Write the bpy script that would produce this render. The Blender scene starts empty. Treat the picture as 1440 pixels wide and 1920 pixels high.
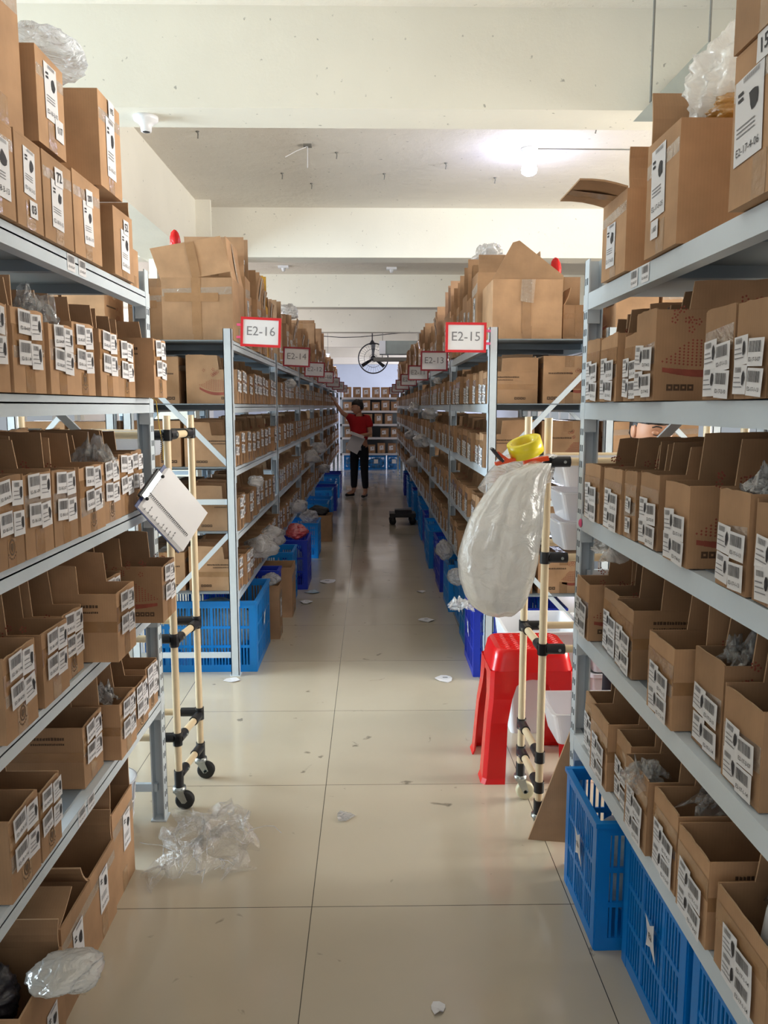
import bpy, math, random
from mathutils import Vector, Matrix, noise
R = math.radians
S = bpy.context.scene
C = S.collection

# ------------------------------------------------------------------ camera, world, light, exposure
H_CAM = 1.528
cam_d = bpy.data.cameras.new('camera'); cam = bpy.data.objects.new('camera', cam_d); C.objects.link(cam)
cam.location = (0, 0, H_CAM)
cam.rotation_euler = (R(90) - math.atan(198/1500), 0, -math.atan(26/(1500/math.cos(math.atan(198/1500)))))
cam_d.sensor_fit = 'VERTICAL'; cam_d.sensor_height = 36; cam_d.lens = 1500/1920*36
cam_d.clip_start = 0.05; cam_d.clip_end = 200
S.camera = cam
S.view_settings.view_transform = 'Standard'; S.view_settings.look = 'None'
S.view_settings.gamma = 1; S.view_settings.use_curve_mapping = False
S.view_settings.exposure = 0.12

W = bpy.data.worlds.new('world'); S.world = W; W.use_nodes = True
W.node_tree.nodes['Background'].inputs[0].default_value = (0.86, 0.93, 1.0, 1)
W.node_tree.nodes['Background'].inputs[1].default_value = 0.38

def area(name, loc, rot, sx, sy, power, col):
    l = bpy.data.lights.new(name, 'AREA'); l.shape = 'RECTANGLE'; l.size = sx; l.size_y = sy
    l.energy = power; l.color = col
    o = bpy.data.objects.new(name, l); C.objects.link(o); o.location = loc; o.rotation_euler = rot
    return o
# daylight through the windows at both ends of the cross aisle, and from the loading side behind the camera
area('daylight_left', (-5.6, 3.7, 1.9), (R(100), 0, R(-90)), 2.6, 2.0, 470, (0.72, 0.89, 1.0))
area('daylight_right', (5.6, 3.7, 1.9), (R(102), 0, R(90)), 3.0, 2.0, 400, (1.0, 0.97, 0.90))
area('daylight_entrance', (0.3, -2.6, 2.0), (R(90), 0, 0), 4.5, 2.4, 26, (1.0, 0.93, 0.84))
area('daylight_far_end', (5.5, 24.5, 2.0), (R(90), 0, R(90)), 8, 2.2, 650, (0.74, 0.78, 1.0))
area('daylight_far_left', (-5.6, 13.0, 2.4), (R(90), 0, R(-90)), 8, 1.6, 260, (0.93, 0.91, 1.0))

# ------------------------------------------------------------------ materials
def mat(name):
    m = bpy.data.materials.new(name); m.use_nodes = True
    return m, m.node_tree, m.node_tree.nodes['Principled BSDF']
def N(t, typ, **kw):
    n = t.nodes.new(typ)
    for k, v in kw.items():
        if hasattr(n, k): setattr(n, k, v)
        else: n.inputs[k].default_value = v
    return n
def srgb(r, g, b):
    f = lambda c: (c/255/12.92) if c/255 <= 0.04045 else ((c/255+0.055)/1.055)**2.4
    return (f(r), f(g), f(b), 1)
def simple(name, col, rough=0.5, metal=0.0, var=0.0, scale=8, spec=0.5, bump=0.0, bscale=60, rand=0.0):
    m, t, p = mat(name)
    p.inputs['Base Color'].default_value = col; p.inputs['Roughness'].default_value = rough
    p.inputs['Metallic'].default_value = metal; p.inputs['Specular IOR Level'].default_value = spec
    tc = N(t, 'ShaderNodeTexCoord')
    if var > 0 or rand > 0:
        n = N(t, 'ShaderNodeTexNoise'); n.inputs['Scale'].default_value = scale; n.inputs['Detail'].default_value = 5
        t.links.new(tc.outputs['Object'], n.inputs['Vector'])
        mr = N(t, 'ShaderNodeMapRange'); mr.inputs[1].default_value = 0.3; mr.inputs[2].default_value = 0.7
        mr.inputs[3].default_value = 1-var; mr.inputs[4].default_value = 1+var
        t.links.new(n.outputs['Fac'], mr.inputs[0])
        out = mr.outputs[0]
        if rand > 0:
            oi = N(t, 'ShaderNodeObjectInfo'); m2 = N(t, 'ShaderNodeMapRange')
            m2.inputs[3].default_value = 1-rand; m2.inputs[4].default_value = 1+rand
            t.links.new(oi.outputs['Random'], m2.inputs[0])
            mu = N(t, 'ShaderNodeMath', operation='MULTIPLY'); t.links.new(out, mu.inputs[0]); t.links.new(m2.outputs[0], mu.inputs[1])
            out = mu.outputs[0]
        vm = N(t, 'ShaderNodeVectorMath', operation='SCALE'); vm.inputs[0].default_value = col[:3]
        t.links.new(out, vm.inputs['Scale']); t.links.new(vm.outputs[0], p.inputs['Base Color'])
    if bump > 0:
        n = N(t, 'ShaderNodeTexNoise'); n.inputs['Scale'].default_value = bscale; n.inputs['Detail'].default_value = 4
        t.links.new(tc.outputs['Object'], n.inputs['Vector'])
        b = N(t, 'ShaderNodeBump'); b.inputs['Strength'].default_value = bump; b.inputs['Distance'].default_value = 0.01
        t.links.new(n.outputs['Fac'], b.inputs['Height']); t.links.new(b.outputs[0], p.inputs['Normal'])
    return m

def cardboard(name, col):
    m, t, p = mat(name)
    tc = N(t, 'ShaderNodeTexCoord'); oi = N(t, 'ShaderNodeObjectInfo')
    n = N(t, 'ShaderNodeTexNoise'); n.inputs['Scale'].default_value = 7; n.inputs['Detail'].default_value = 6
    t.links.new(tc.outputs['Object'], n.inputs['Vector'])
    # flute lines: fine vertical ribs of the board
    sx = N(t, 'ShaderNodeSeparateXYZ'); t.links.new(tc.outputs['Object'], sx.inputs[0])
    ad = N(t, 'ShaderNodeMath', operation='ADD'); t.links.new(sx.outputs[0], ad.inputs[0]); t.links.new(sx.outputs[1], ad.inputs[1])
    ml = N(t, 'ShaderNodeMath', operation='MULTIPLY'); ml.inputs[1].default_value = 900; t.links.new(ad.outputs[0], ml.inputs[0])
    sn = N(t, 'ShaderNodeMath', operation='SINE'); t.links.new(ml.outputs[0], sn.inputs[0])
    m1 = N(t, 'ShaderNodeMapRange'); m1.inputs[1].default_value = 0.3; m1.inputs[2].default_value = 0.7; m1.inputs[3].default_value = 0.78; m1.inputs[4].default_value = 1.12
    t.links.new(n.outputs['Fac'], m1.inputs[0])
    m2 = N(t, 'ShaderNodeMapRange'); m2.inputs[3].default_value = 0.84; m2.inputs[4].default_value = 1.16; t.links.new(oi.outputs['Random'], m2.inputs[0])
    m3 = N(t, 'ShaderNodeMapRange'); m3.inputs[1].default_value = -1; m3.inputs[3].default_value = 0.985; m3.inputs[4].default_value = 1.02; t.links.new(sn.outputs[0], m3.inputs[0])
    a = N(t, 'ShaderNodeMath', operation='MULTIPLY'); t.links.new(m1.outputs[0], a.inputs[0]); t.links.new(m2.outputs[0], a.inputs[1])
    b = N(t, 'ShaderNodeMath', operation='MULTIPLY'); t.links.new(a.outputs[0], b.inputs[0]); t.links.new(m3.outputs[0], b.inputs[1])
    vm = N(t, 'ShaderNodeVectorMath', operation='SCALE'); vm.inputs[0].default_value = col[:3]
    t.links.new(b.outputs[0], vm.inputs['Scale']); t.links.new(vm.outputs[0], p.inputs['Base Color'])
    p.inputs['Roughness'].default_value = 0.75; p.inputs['Specular IOR Level'].default_value = 0.25
    bp = N(t, 'ShaderNodeBump'); bp.inputs['Strength'].default_value = 0.25; bp.inputs['Distance'].default_value = 0.006
    n2 = N(t, 'ShaderNodeTexNoise'); n2.inputs['Scale'].default_value = 22; t.links.new(tc.outputs['Object'], n2.inputs['Vector'])
    t.links.new(n2.outputs['Fac'], bp.inputs['Height']); t.links.new(bp.outputs[0], p.inputs['Normal'])
    return m

def film(name, col, opacity, rough=0.18, bump=0.6, bscale=18, trans=0.35):
    m, t, p = mat(name); t.nodes.remove(p)
    out = t.nodes['Material Output']
    tr = N(t, 'ShaderNodeBsdfTransparent')
    df = N(t, 'ShaderNodeBsdfDiffuse'); df.inputs[0].default_value = col
    tl = N(t, 'ShaderNodeBsdfTranslucent'); tl.inputs[0].default_value = col
    gl = N(t, 'ShaderNodeBsdfGlossy'); gl.inputs['Roughness'].default_value = rough
    tc = N(t, 'ShaderNodeTexCoord'); n = N(t, 'ShaderNodeTexNoise'); n.inputs['Scale'].default_value = bscale; n.inputs['Detail'].default_value = 5; n.inputs['Distortion'].default_value = 1.5
    t.links.new(tc.outputs['Object'], n.inputs['Vector'])
    b = N(t, 'ShaderNodeBump'); b.inputs['Strength'].default_value = bump; b.inputs['Distance'].default_value = 0.02
    t.links.new(n.outputs['Fac'], b.inputs['Height'])
    for s in (df, tl, gl): t.links.new(b.outputs[0], s.inputs['Normal'])
    m1 = N(t, 'ShaderNodeMixShader'); m1.inputs[0].default_value = trans; t.links.new(df.outputs[0], m1.inputs[1]); t.links.new(tl.outputs[0], m1.inputs[2])
    m2 = N(t, 'ShaderNodeMixShader'); m2.inputs[0].default_value = opacity; t.links.new(tr.outputs[0], m2.inputs[1]); t.links.new(m1.outputs[0], m2.inputs[2])
    fr = N(t, 'ShaderNodeLayerWeight'); fr.inputs[0].default_value = 0.35; t.links.new(b.outputs[0], fr.inputs['Normal'])
    sc = N(t, 'ShaderNodeMath', operation='MULTIPLY'); sc.inputs[1].default_value = 0.55; t.links.new(fr.outputs['Facing'], sc.inputs[0])
    ad = N(t, 'ShaderNodeMath', operation='ADD'); ad.inputs[1].default_value = 0.06; t.links.new(sc.outputs[0], ad.inputs[0])
    m3 = N(t, 'ShaderNodeMixShader'); t.links.new(ad.outputs[0], m3.inputs[0]); t.links.new(m2.outputs[0], m3.inputs[1]); t.links.new(gl.outputs[0], m3.inputs[2])
    t.links.new(m3.outputs[0], out.inputs[0])
    return m

def emit(name, col, s):
    m, t, p = mat(name)
    p.inputs['Base Color'].default_value = (0.9, 0.9, 0.9, 1)
    p.inputs['Emission Color'].default_value = col; p.inputs['Emission Strength'].default_value = s
    return m

M = {}
M['card'] = cardboard('cardboard_kraft', srgb(170, 134, 102))
M['card2'] = cardboard('cardboard_tan', srgb(182, 144, 110))
M['edge'] = simple('cardboard_cut_edge', srgb(190, 156, 122), 0.8)
M['tape'] = simple('brown_packing_tape', srgb(162, 124, 88), 0.14, var=0.12, scale=14, bump=0.35, bscale=25)
M['tapec'] = film('clear_packing_tape', (0.85, 0.8, 0.7, 1), 0.22, 0.14, 0.5, 22, 0.2)
M['paper'] = simple('white_sticker_paper', srgb(226, 224, 226), 0.55, var=0.03)
M['ink'] = simple('black_ink', srgb(38, 36, 42), 0.6)
M['greyink'] = simple('grey_ink', srgb(128, 126, 130), 0.6)
M['redprint'] = simple('faded_red_print', srgb(150, 76, 60), 0.75, var=0.15, scale=30)
M['brownprint'] = simple('dark_brown_print', srgb(84, 62, 44), 0.75)
M['crest'] = simple('grey_brown_crest_print', srgb(104, 82, 62), 0.75)
M['steel'] = simple('pale_blue_powder_coated_steel', srgb(204, 214, 222), 0.38, var=0.05, scale=4, bump=0.05, rand=0.03)
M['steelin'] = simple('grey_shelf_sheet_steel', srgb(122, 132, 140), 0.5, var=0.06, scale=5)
M['hole'] = simple('punched_slot_dark', srgb(40, 46, 54), 0.8)
M['blue'] = simple('bright_blue_crate_plastic', srgb(0, 126, 208), 0.38, var=0.06, scale=6, rand=0.08)
M['navy'] = simple('royal_blue_crate_plastic', srgb(24, 52, 178), 0.38, var=0.06, scale=6, rand=0.08)
M['beige'] = simple('cream_coated_pipe', srgb(226, 204, 168), 0.35, var=0.03)
M['black'] = simple('black_joint_plastic', srgb(28, 28, 32), 0.4)
M['rubber'] = simple('black_rubber', srgb(24, 24, 26), 0.6)
M['chrome'] = simple('zinc_plated_steel', srgb(178, 184, 184), 0.3, metal=0.9, var=0.08, scale=20)
M['nylon'] = simple('cream_nylon_wheel', srgb(216, 208, 176), 0.4)
M['red'] = simple('glossy_red_plastic', srgb(214, 22, 24), 0.22, var=0.03)
M['redframe'] = simple('red_sign_frame_plastic', srgb(206, 36, 44), 0.35)
M['darkredframe'] = simple('dull_red_sign_frame_plastic', srgb(150, 34, 50), 0.45)
M['yellow'] = simple('yellow_tape_roll', srgb(236, 214, 40), 0.25, var=0.04)
M['orange'] = simple('orange_dispenser_plastic', srgb(240, 84, 32), 0.35)
M['white'] = simple('white_plastic', srgb(228, 228, 232), 0.35)
M['tub'] = film('milky_tub_plastic', (0.86, 0.86, 0.9, 1), 0.82, 0.25, 0.05, 6, 0.4)
M['pink'] = simple('pink_plastic', srgb(222, 84, 130), 0.4)
M['navyboard'] = simple('navy_clipboard_board', srgb(44, 58, 112), 0.45)
M['bag'] = film('white_plastic_bag_film', (0.91, 0.90, 0.87, 1), 0.82, 0.22, 0.5, 14, 0.45)
M['bagthin'] = film('thin_milky_bag_film', (0.92, 0.92, 0.93, 1), 0.42, 0.15, 0.9, 22, 0.45)
M['wrap'] = film('clear_crinkled_wrap', (0.92, 0.92, 0.94, 1), 0.15, 0.12, 0.8, 40, 0.5)
M['floorfilm'] = film('clear_floor_film', (0.92, 0.92, 0.94, 1), 0.05, 0.07, 0.5, 60, 0.5)
M['pinkbag'] = film('pink_bag_film', srgb(238, 84, 92), 0.85, 0.2, 0.7, 16, 0.4)
M['orangefilm'] = film('orange_bag_film', srgb(232, 176, 84), 0.85, 0.2, 0.7, 16, 0.4)
M['goods'] = simple('bagged_dark_goods', srgb(52, 50, 56), 0.3, var=0.4, scale=20, bump=0.6, bscale=30)
M['lightgoods'] = simple('bagged_pale_goods', srgb(170, 186, 190), 0.3, var=0.3, scale=22, bump=0.6, bscale=26)
M['skin'] = simple('skin', srgb(206, 152, 122), 0.5, var=0.03)
M['lip'] = simple('lips', srgb(168, 96, 88), 0.5)
M['hair'] = simple('black_hair', srgb(30, 26, 26), 0.45, bump=0.6, bscale=70)
M['redshirt'] = simple('red_cotton', srgb(190, 24, 34), 0.85, var=0.06, bump=0.2, bscale=9)
M['greyshirt'] = simple('grey_cotton', srgb(96, 98, 108), 0.85, var=0.06, bump=0.2, bscale=9)
M['trouser'] = simple('black_cloth', srgb(26, 26, 34), 0.9, var=0.1)
M['fan'] = simple('black_fan_metal', srgb(34, 34, 40), 0.45)
M['wire'] = simple('grey_wire', srgb(120, 118, 112), 0.5)
M['duct'] = simple('grey_green_duct_paint', srgb(152, 160, 156), 0.5, var=0.05)
M['string'] = simple('yellow_string', srgb(190, 160, 70), 0.8)
M['dark'] = simple('dark_grey_plastic', srgb(38, 38, 42), 0.5)
M['bulb'] = emit('lit_bulb_glass', (0.80, 0.82, 1.0, 1), 14)
M['amber'] = cardboard('amber_cardboard', srgb(212, 160, 62))
M['door'] = simple('window_frame_paint', srgb(210, 212, 210), 0.5)
M['pane'] = emit('daylit_window_pane', (0.85, 0.93, 1.0, 1), 2.0)

def plaster(name, col, rough_patch):
    m, t, p = mat(name)
    tc = N(t, 'ShaderNodeTexCoord')
    n = N(t, 'ShaderNodeTexNoise'); n.inputs['Scale'].default_value = 1.1; n.inputs['Detail'].default_value = 8; t.links.new(tc.outputs['Object'], n.inputs['Vector'])
    m1 = N(t, 'ShaderNodeMapRange'); m1.inputs[1].default_value = 0.3; m1.inputs[2].default_value = 0.7; m1.inputs[3].default_value = 0.94; m1.inputs[4].default_value = 1.05; t.links.new(n.outputs['Fac'], m1.inputs[0])
    sp = N(t, 'ShaderNodeTexNoise'); sp.inputs['Scale'].default_value = 26; sp.inputs['Detail'].default_value = 3; t.links.new(tc.outputs['Object'], sp.inputs['Vector'])
    m2 = N(t, 'ShaderNodeMapRange'); m2.inputs[1].default_value = 0.70; m2.inputs[2].default_value = 0.75; m2.inputs[3].default_value = 1.0; m2.inputs[4].default_value = 0.55; t.links.new(sp.outputs['Fac'], m2.inputs[0])
    mu = N(t, 'ShaderNodeMath', operation='MULTIPLY'); t.links.new(m1.outputs[0], mu.inputs[0]); t.links.new(m2.outputs[0], mu.inputs[1])
    vm = N(t, 'ShaderNodeVectorMath', operation='SCALE'); vm.inputs[0].default_value = col[:3]; t.links.new(mu.outputs[0], vm.inputs['Scale'])
    t.links.new(vm.outputs[0], p.inputs['Base Color']); p.inputs['Roughness'].default_value = 0.9; p.inputs['Specular IOR Level'].default_value = 0.1
    n3 = N(t, 'ShaderNodeTexNoise'); n3.inputs['Scale'].default_value = 9; n3.inputs['Detail'].default_value = 9; n3.inputs['Roughness'].default_value = 0.7; t.links.new(tc.outputs['Object'], n3.inputs['Vector'])
    b = N(t, 'ShaderNodeBump'); b.inputs['Strength'].default_value = rough_patch; b.inputs['Distance'].default_value = 0.03
    t.links.new(n3.outputs['Fac'], b.inputs['Height']); t.links.new(b.outputs[0], p.inputs['Normal'])
    return m
M['plaster'] = plaster('white_plaster', srgb(234, 230, 218), 0.12)
M['slab'] = plaster('rough_ceiling_plaster', srgb(232, 226, 216), 0.4)
M['bluewall'] = plaster('pale_blue_wall', srgb(205, 214, 228), 0.1)

def floor_mat():
    m, t, p = mat('glossy_beige_floor_tiles')
    g = N(t, 'ShaderNodeNewGeometry'); s = N(t, 'ShaderNodeSeparateXYZ'); t.links.new(g.outputs['Position'], s.inputs[0])
    def line(sock, off):
        a = N(t, 'ShaderNodeMath', operation='SUBTRACT'); a.inputs[1].default_value = off; t.links.new(sock, a.inputs[0])
        b = N(t, 'ShaderNodeMath', operation='DIVIDE'); b.inputs[1].default_value = 0.8; t.links.new(a.outputs[0], b.inputs[0])
        c = N(t, 'ShaderNodeMath', operation='FRACT'); t.links.new(b.outputs[0], c.inputs[0])
        d = N(t, 'ShaderNodeMath', operation='SUBTRACT'); d.inputs[1].default_value = 0.5; t.links.new(c.outputs[0], d.inputs[0])
        e = N(t, 'ShaderNodeMath', operation='ABSOLUTE'); t.links.new(d.outputs[0], e.inputs[0])
        f = N(t, 'ShaderNodeMath', operation='GREATER_THAN'); f.inputs[1].default_value = 0.5-0.0017; t.links.new(e.outputs[0], f.inputs[0])
        fl = N(t, 'ShaderNodeMath', operation='FLOOR'); t.links.new(b.outputs[0], fl.inputs[0])
        return f.outputs[0], fl.outputs[0]
    lx, ix = line(s.outputs[0], -0.183); ly, iy = line(s.outputs[1], 2.287)
    mx = N(t, 'ShaderNodeMath', operation='MAXIMUM'); t.links.new(lx, mx.inputs[0]); t.links.new(ly, mx.inputs[1])
    cb = N(t, 'ShaderNodeCombineXYZ'); t.links.new(ix, cb.inputs[0]); t.links.new(iy, cb.inputs[1])
    wn = N(t, 'ShaderNodeTexWhiteNoise'); t.links.new(cb.outputs[0], wn.inputs['Vector'])
    n = N(t, 'ShaderNodeTexNoise'); n.inputs['Scale'].default_value = 1.3; n.inputs['Detail'].default_value = 7; t.links.new(g.outputs['Position'], n.inputs['Vector'])
    m1 = N(t, 'ShaderNodeMapRange'); m1.inputs[1].default_value = 0.3; m1.inputs[2].default_value = 0.7; m1.inputs[3].default_value = 0.93; m1.inputs[4].default_value = 1.05; t.links.new(n.outputs['Fac'], m1.inputs[0])
    m2 = N(t, 'ShaderNodeMapRange'); m2.inputs[3].default_value = 0.97; m2.inputs[4].default_value = 1.03; t.links.new(wn.outputs['Value'], m2.inputs[0])
    # scuffs and dirt marks
    sc = N(t, 'ShaderNodeTexNoise'); sc.inputs['Scale'].default_value = 9; sc.inputs['Detail'].default_value = 4; sc.inputs['Distortion'].default_value = 0.8; t.links.new(g.outputs['Position'], sc.inputs['Vector'])
    m3 = N(t, 'ShaderNodeMapRange'); m3.inputs[1].default_value = 0.685; m3.inputs[2].default_value = 0.735; m3.inputs[3].default_value = 1.0; m3.inputs[4].default_value = 0.45; t.links.new(sc.outputs['Fac'], m3.inputs[0])
    a = N(t, 'ShaderNodeMath', operation='MULTIPLY'); t.links.new(m1.outputs[0], a.inputs[0]); t.links.new(m2.outputs[0], a.inputs[1])
    b = N(t, 'ShaderNodeMath', operation='MULTIPLY'); t.links.new(a.outputs[0], b.inputs[0]); t.links.new(m3.outputs[0], b.inputs[1])
    vm = N(t, 'ShaderNodeVectorMath', operation='SCALE'); vm.inputs[0].default_value = srgb(194, 182, 162)[:3]; t.links.new(b.outputs[0], vm.inputs['Scale'])
    mix = N(t, 'ShaderNodeMix', data_type='RGBA'); t.links.new(mx.outputs[0], mix.inputs[0]); t.links.new(vm.outputs[0], mix.inputs[6]); mix.inputs[7].default_value = srgb(74, 68, 60)
    t.links.new(mix.outputs[2], p.inputs['Base Color'])
    r = N(t, 'ShaderNodeMapRange'); r.inputs[1].default_value = 0.3; r.inputs[2].default_value = 0.7; r.inputs[3].default_value = 0.07; r.inputs[4].default_value = 0.2
    t.links.new(n.outputs['Fac'], r.inputs[0]); t.links.new(r.outputs[0], p.inputs['Roughness'])
    p.inputs['Specular IOR Level'].default_value = 0.6
    return m
M['floor'] = floor_mat()

# ------------------------------------------------------------------ mesh helpers
class MB:
    """Collects shapes and links them as ONE mesh object."""
    def __init__(s): s.v = []; s.f = []; s.mi = []; s.mats = []; s.sm = []
    def m(s, name):
        if name not in s.mats: s.mats.append(name)
        return s.mats.index(name)
    def add(s, vs, fs, mt, smooth=False):
        o = len(s.v); k = s.m(mt); s.v += [tuple(p) for p in vs]
        for f in fs: s.f.append(tuple(i+o for i in f)); s.mi.append(k); s.sm.append(smooth)
    def box(s, x0, y0, z0, x1, y1, z1, mt):
        vs = [(x0,y0,z0),(x1,y0,z0),(x1,y1,z0),(x0,y1,z0),(x0,y0,z1),(x1,y0,z1),(x1,y1,z1),(x0,y1,z1)]
        s.add(vs, [(0,3,2,1),(4,5,6,7),(0,1,5,4),(1,2,6,5),(2,3,7,6),(3,0,4,7)], mt)
    def boxm(s, mtx, sx, sy, sz, mt):
        vs = [mtx @ Vector((x*sx/2, y*sy/2, z*sz/2)) for x,y,z in ((-1,-1,-1),(1,-1,-1),(1,1,-1),(-1,1,-1),(-1,-1,1),(1,-1,1),(1,1,1),(-1,1,1))]
        s.add(vs, [(0,3,2,1),(4,5,6,7),(0,1,5,4),(1,2,6,5),(2,3,7,6),(3,0,4,7)], mt)
    def prism(s, pts, off, mt, edge=None):
        """polygon PTS extruded by vector OFF"""
        n = len(pts); off = Vector(off); a = [Vector(p) for p in pts]; b = [p+off for p in a]
        o = len(s.v); s.v += [tuple(p) for p in a+b]; k = s.m(mt); e = s.m(edge or mt)
        s.f.append(tuple(o+i for i in range(n))[::-1]); s.mi.append(k); s.sm.append(False)
        s.f.append(tuple(o+n+i for i in range(n))); s.mi.append(k); s.sm.append(False)
        for i in range(n):
            j = (i+1) % n; s.f.append((o+i, o+j, o+n+j, o+n+i)); s.mi.append(e); s.sm.append(False)
    def wavy(s, p, off, mt, edge, rng, amp=0.0035, n=6):
        """panel p = [bottom a, bottom b, top b, top a] with an uneven, slightly torn top edge"""
        a, b, c, d = [Vector(q) for q in p]
        top = [c.lerp(d, i/n) + Vector((0, 0, (rng.random()-0.6)*amp if 0 < i < n else -rng.random()*amp)) for i in range(n+1)]
        s.prism([a, b]+top, off, mt, edge)
    def quad(s, a, b, c, d, mt): s.add([a, b, c, d], [(0,1,2,3)], mt)
    def tube(s, p0, p1, r, mt, n=12, r1=None):
        p0 = Vector(p0); p1 = Vector(p1); d = (p1-p0).normalized(); r1 = r if r1 is None else r1
        u = d.orthogonal().normalized(); w = d.cross(u); vs = []
        for p, rr in ((p0, r), (p1, r1)):
            for i in range(n):
                a = 2*math.pi*i/n; vs.append(p + u*math.cos(a)*rr + w*math.sin(a)*rr)
        s.add(vs, [(i, (i+1)%n, n+(i+1)%n, n+i) for i in range(n)], mt, True)
        s.add(vs[:n], [tuple(range(n))[::-1]], mt); s.add(vs[n:], [tuple(range(n))], mt)
    def path(s, pts, r, mt, n=6):
        pts = [Vector(p) for p in pts]; rings = []
        up = Vector((0.13, 0.27, 0.95)).normalized()
        for i, p in enumerate(pts):
            d = (pts[min(i+1, len(pts)-1)] - pts[max(i-1, 0)]).normalized()
            u = d.cross(up); u = u.normalized() if u.length > 1e-3 else Vector((1, 0, 0)); w = d.cross(u)
            rings += [p + u*math.cos(2*math.pi*k/n)*r + w*math.sin(2*math.pi*k/n)*r for k in range(n)]
        fs = [(i*n+k, i*n+(k+1)%n, (i+1)*n+(k+1)%n, (i+1)*n+k) for i in range(len(pts)-1) for k in range(n)]
        s.add(rings, fs, mt, True)
    def ring(s, c, axis, r, rr, mt, n=32, k=8, a0=0, a1=2*math.pi):
        c = Vector(c); ax = Vector(axis).normalized(); u = ax.orthogonal().normalized(); w = ax.cross(u); full = abs(a1-a0-2*math.pi) < 1e-6
        vs = []; m = n if full else n+1
        for i in range(m):
            a = a0+(a1-a0)*i/n; d = u*math.cos(a)+w*math.sin(a)
            for j in range(k):
                b = 2*math.pi*j/k; vs.append(c + d*(r+rr*math.cos(b)) + ax*rr*math.sin(b))
        s.add(vs, [(i*k+j, ((i+1)%m)*k+j, ((i+1)%m)*k+(j+1)%k, i*k+(j+1)%k) for i in range(n) for j in range(k)], mt, True)
    def lathe(s, prof, mt, n=24, c=(0,0,0), mtx=None):
        vs = []; c = Vector(c)
        for r, z in prof:
            for i in range(n):
                a = 2*math.pi*i/n; p = Vector((r*math.cos(a), r*math.sin(a), z)); vs.append((mtx @ p if mtx else p) + c)
        s.add(vs, [(k*n+i, k*n+(i+1)%n, (k+1)*n+(i+1)%n, (k+1)*n+i) for k in range(len(prof)-1) for i in range(n)], mt, True)
    def ball(s, c, rx, ry, rz, mt, n=16, m=10, fn=None):
        vs = []
        for j in range(m+1):
            th = math.pi*j/m
            for i in range(n):
                a = 2*math.pi*i/n; d = Vector((math.sin(th)*math.cos(a), math.sin(th)*math.sin(a), math.cos(th)))
                p = Vector((d.x*rx, d.y*ry, d.z*rz))
                if fn: p = fn(d, p)
                vs.append(p + Vector(c))
        s.add(vs, [(j*n+i, (j+1)*n+i, (j+1)*n+(i+1)%n, j*n+(i+1)%n) for j in range(m) for i in range(n)], mt, True)
    def merge(s, o, mtx=None):
        b = len(s.v); s.v += [tuple(mtx @ Vector(p)) if mtx else p for p in o.v]
        for f, k, q in zip(o.f, o.mi, o.sm): s.f.append(tuple(i+b for i in f)); s.mi.append(s.m(o.mats[k])); s.sm.append(q)
    def mesh(s, name):
        me = bpy.data.meshes.new(name); me.from_pydata(s.v, [], s.f)
        for k in s.mats: me.materials.append(M[k])
        me.polygons.foreach_set('material_index', s.mi); me.polygons.foreach_set('use_smooth', s.sm); me.update()
        return me
    def build(s, name, parent=None, loc=(0,0,0), rz=0, **kw):
        return link(name, s.mesh(name), parent, loc, rz, **kw)

def link(name, data, parent=None, loc=(0,0,0), rz=0, **kw):
    o = bpy.data.objects.new(name, data); C.objects.link(o); o.location = loc; o.rotation_euler = (0, 0, rz)
    if parent: o.parent = parent
    for k, v in kw.items(): o[k] = v
    return o
def thing(name, loc, rz, label, cat, group=None):
    o = link(name, None, None, loc, rz); tag(o, label, cat, group); return o
def tag(o, label=None, cat=None, group=None, kind=None):
    if label: o['label'] = label
    if cat: o['category'] = cat
    if group: o['group'] = group
    if kind: o['kind'] = kind
    return o
_text_cache = {}
def text_mb(txt, size, mt='ink', offset=0.0):
    """flat lettering, centred, in the XZ plane facing -Y"""
    key = (txt, offset)
    if key not in _text_cache:
        cu = bpy.data.curves.new('lettering', 'FONT'); cu.body = txt; cu.size = 1; cu.align_x = 'CENTER'; cu.align_y = 'CENTER'; cu.resolution_u = 2; cu.offset = offset
        ob = bpy.data.objects.new('lettering', cu); C.objects.link(ob)
        dg = bpy.context.evaluated_depsgraph_get(); me = bpy.data.meshes.new_from_object(ob.evaluated_get(dg))
        _text_cache[key] = ([tuple(v.co) for v in me.vertices], [tuple(p.vertices) for p in me.polygons])
        bpy.data.objects.remove(ob); bpy.data.curves.remove(cu); bpy.data.meshes.remove(me)
    vs, fs = _text_cache[key]; b = MB(); b.add([(x*size, 0, y*size) for x, y, z in vs], fs, mt); return b
def T(x=0, y=0, z=0, rx=0, ry=0, rz=0, s=1):
    return Matrix.Translation((x, y, z)) @ Matrix.Rotation(rz, 4, 'Z') @ Matrix.Rotation(ry, 4, 'Y') @ Matrix.Rotation(rx, 4, 'X') @ Matrix.Scale(s, 4)

ORD = ['first','second','third','fourth','fifth','sixth','seventh','eighth','ninth','tenth','eleventh','twelfth','thirteenth','fourteenth','fifteenth','sixteenth']
SHELF = {1: 'lowest', 2: 'second-lowest', 3: 'middle', 4: 'eye-level', 5: 'top'}

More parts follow.
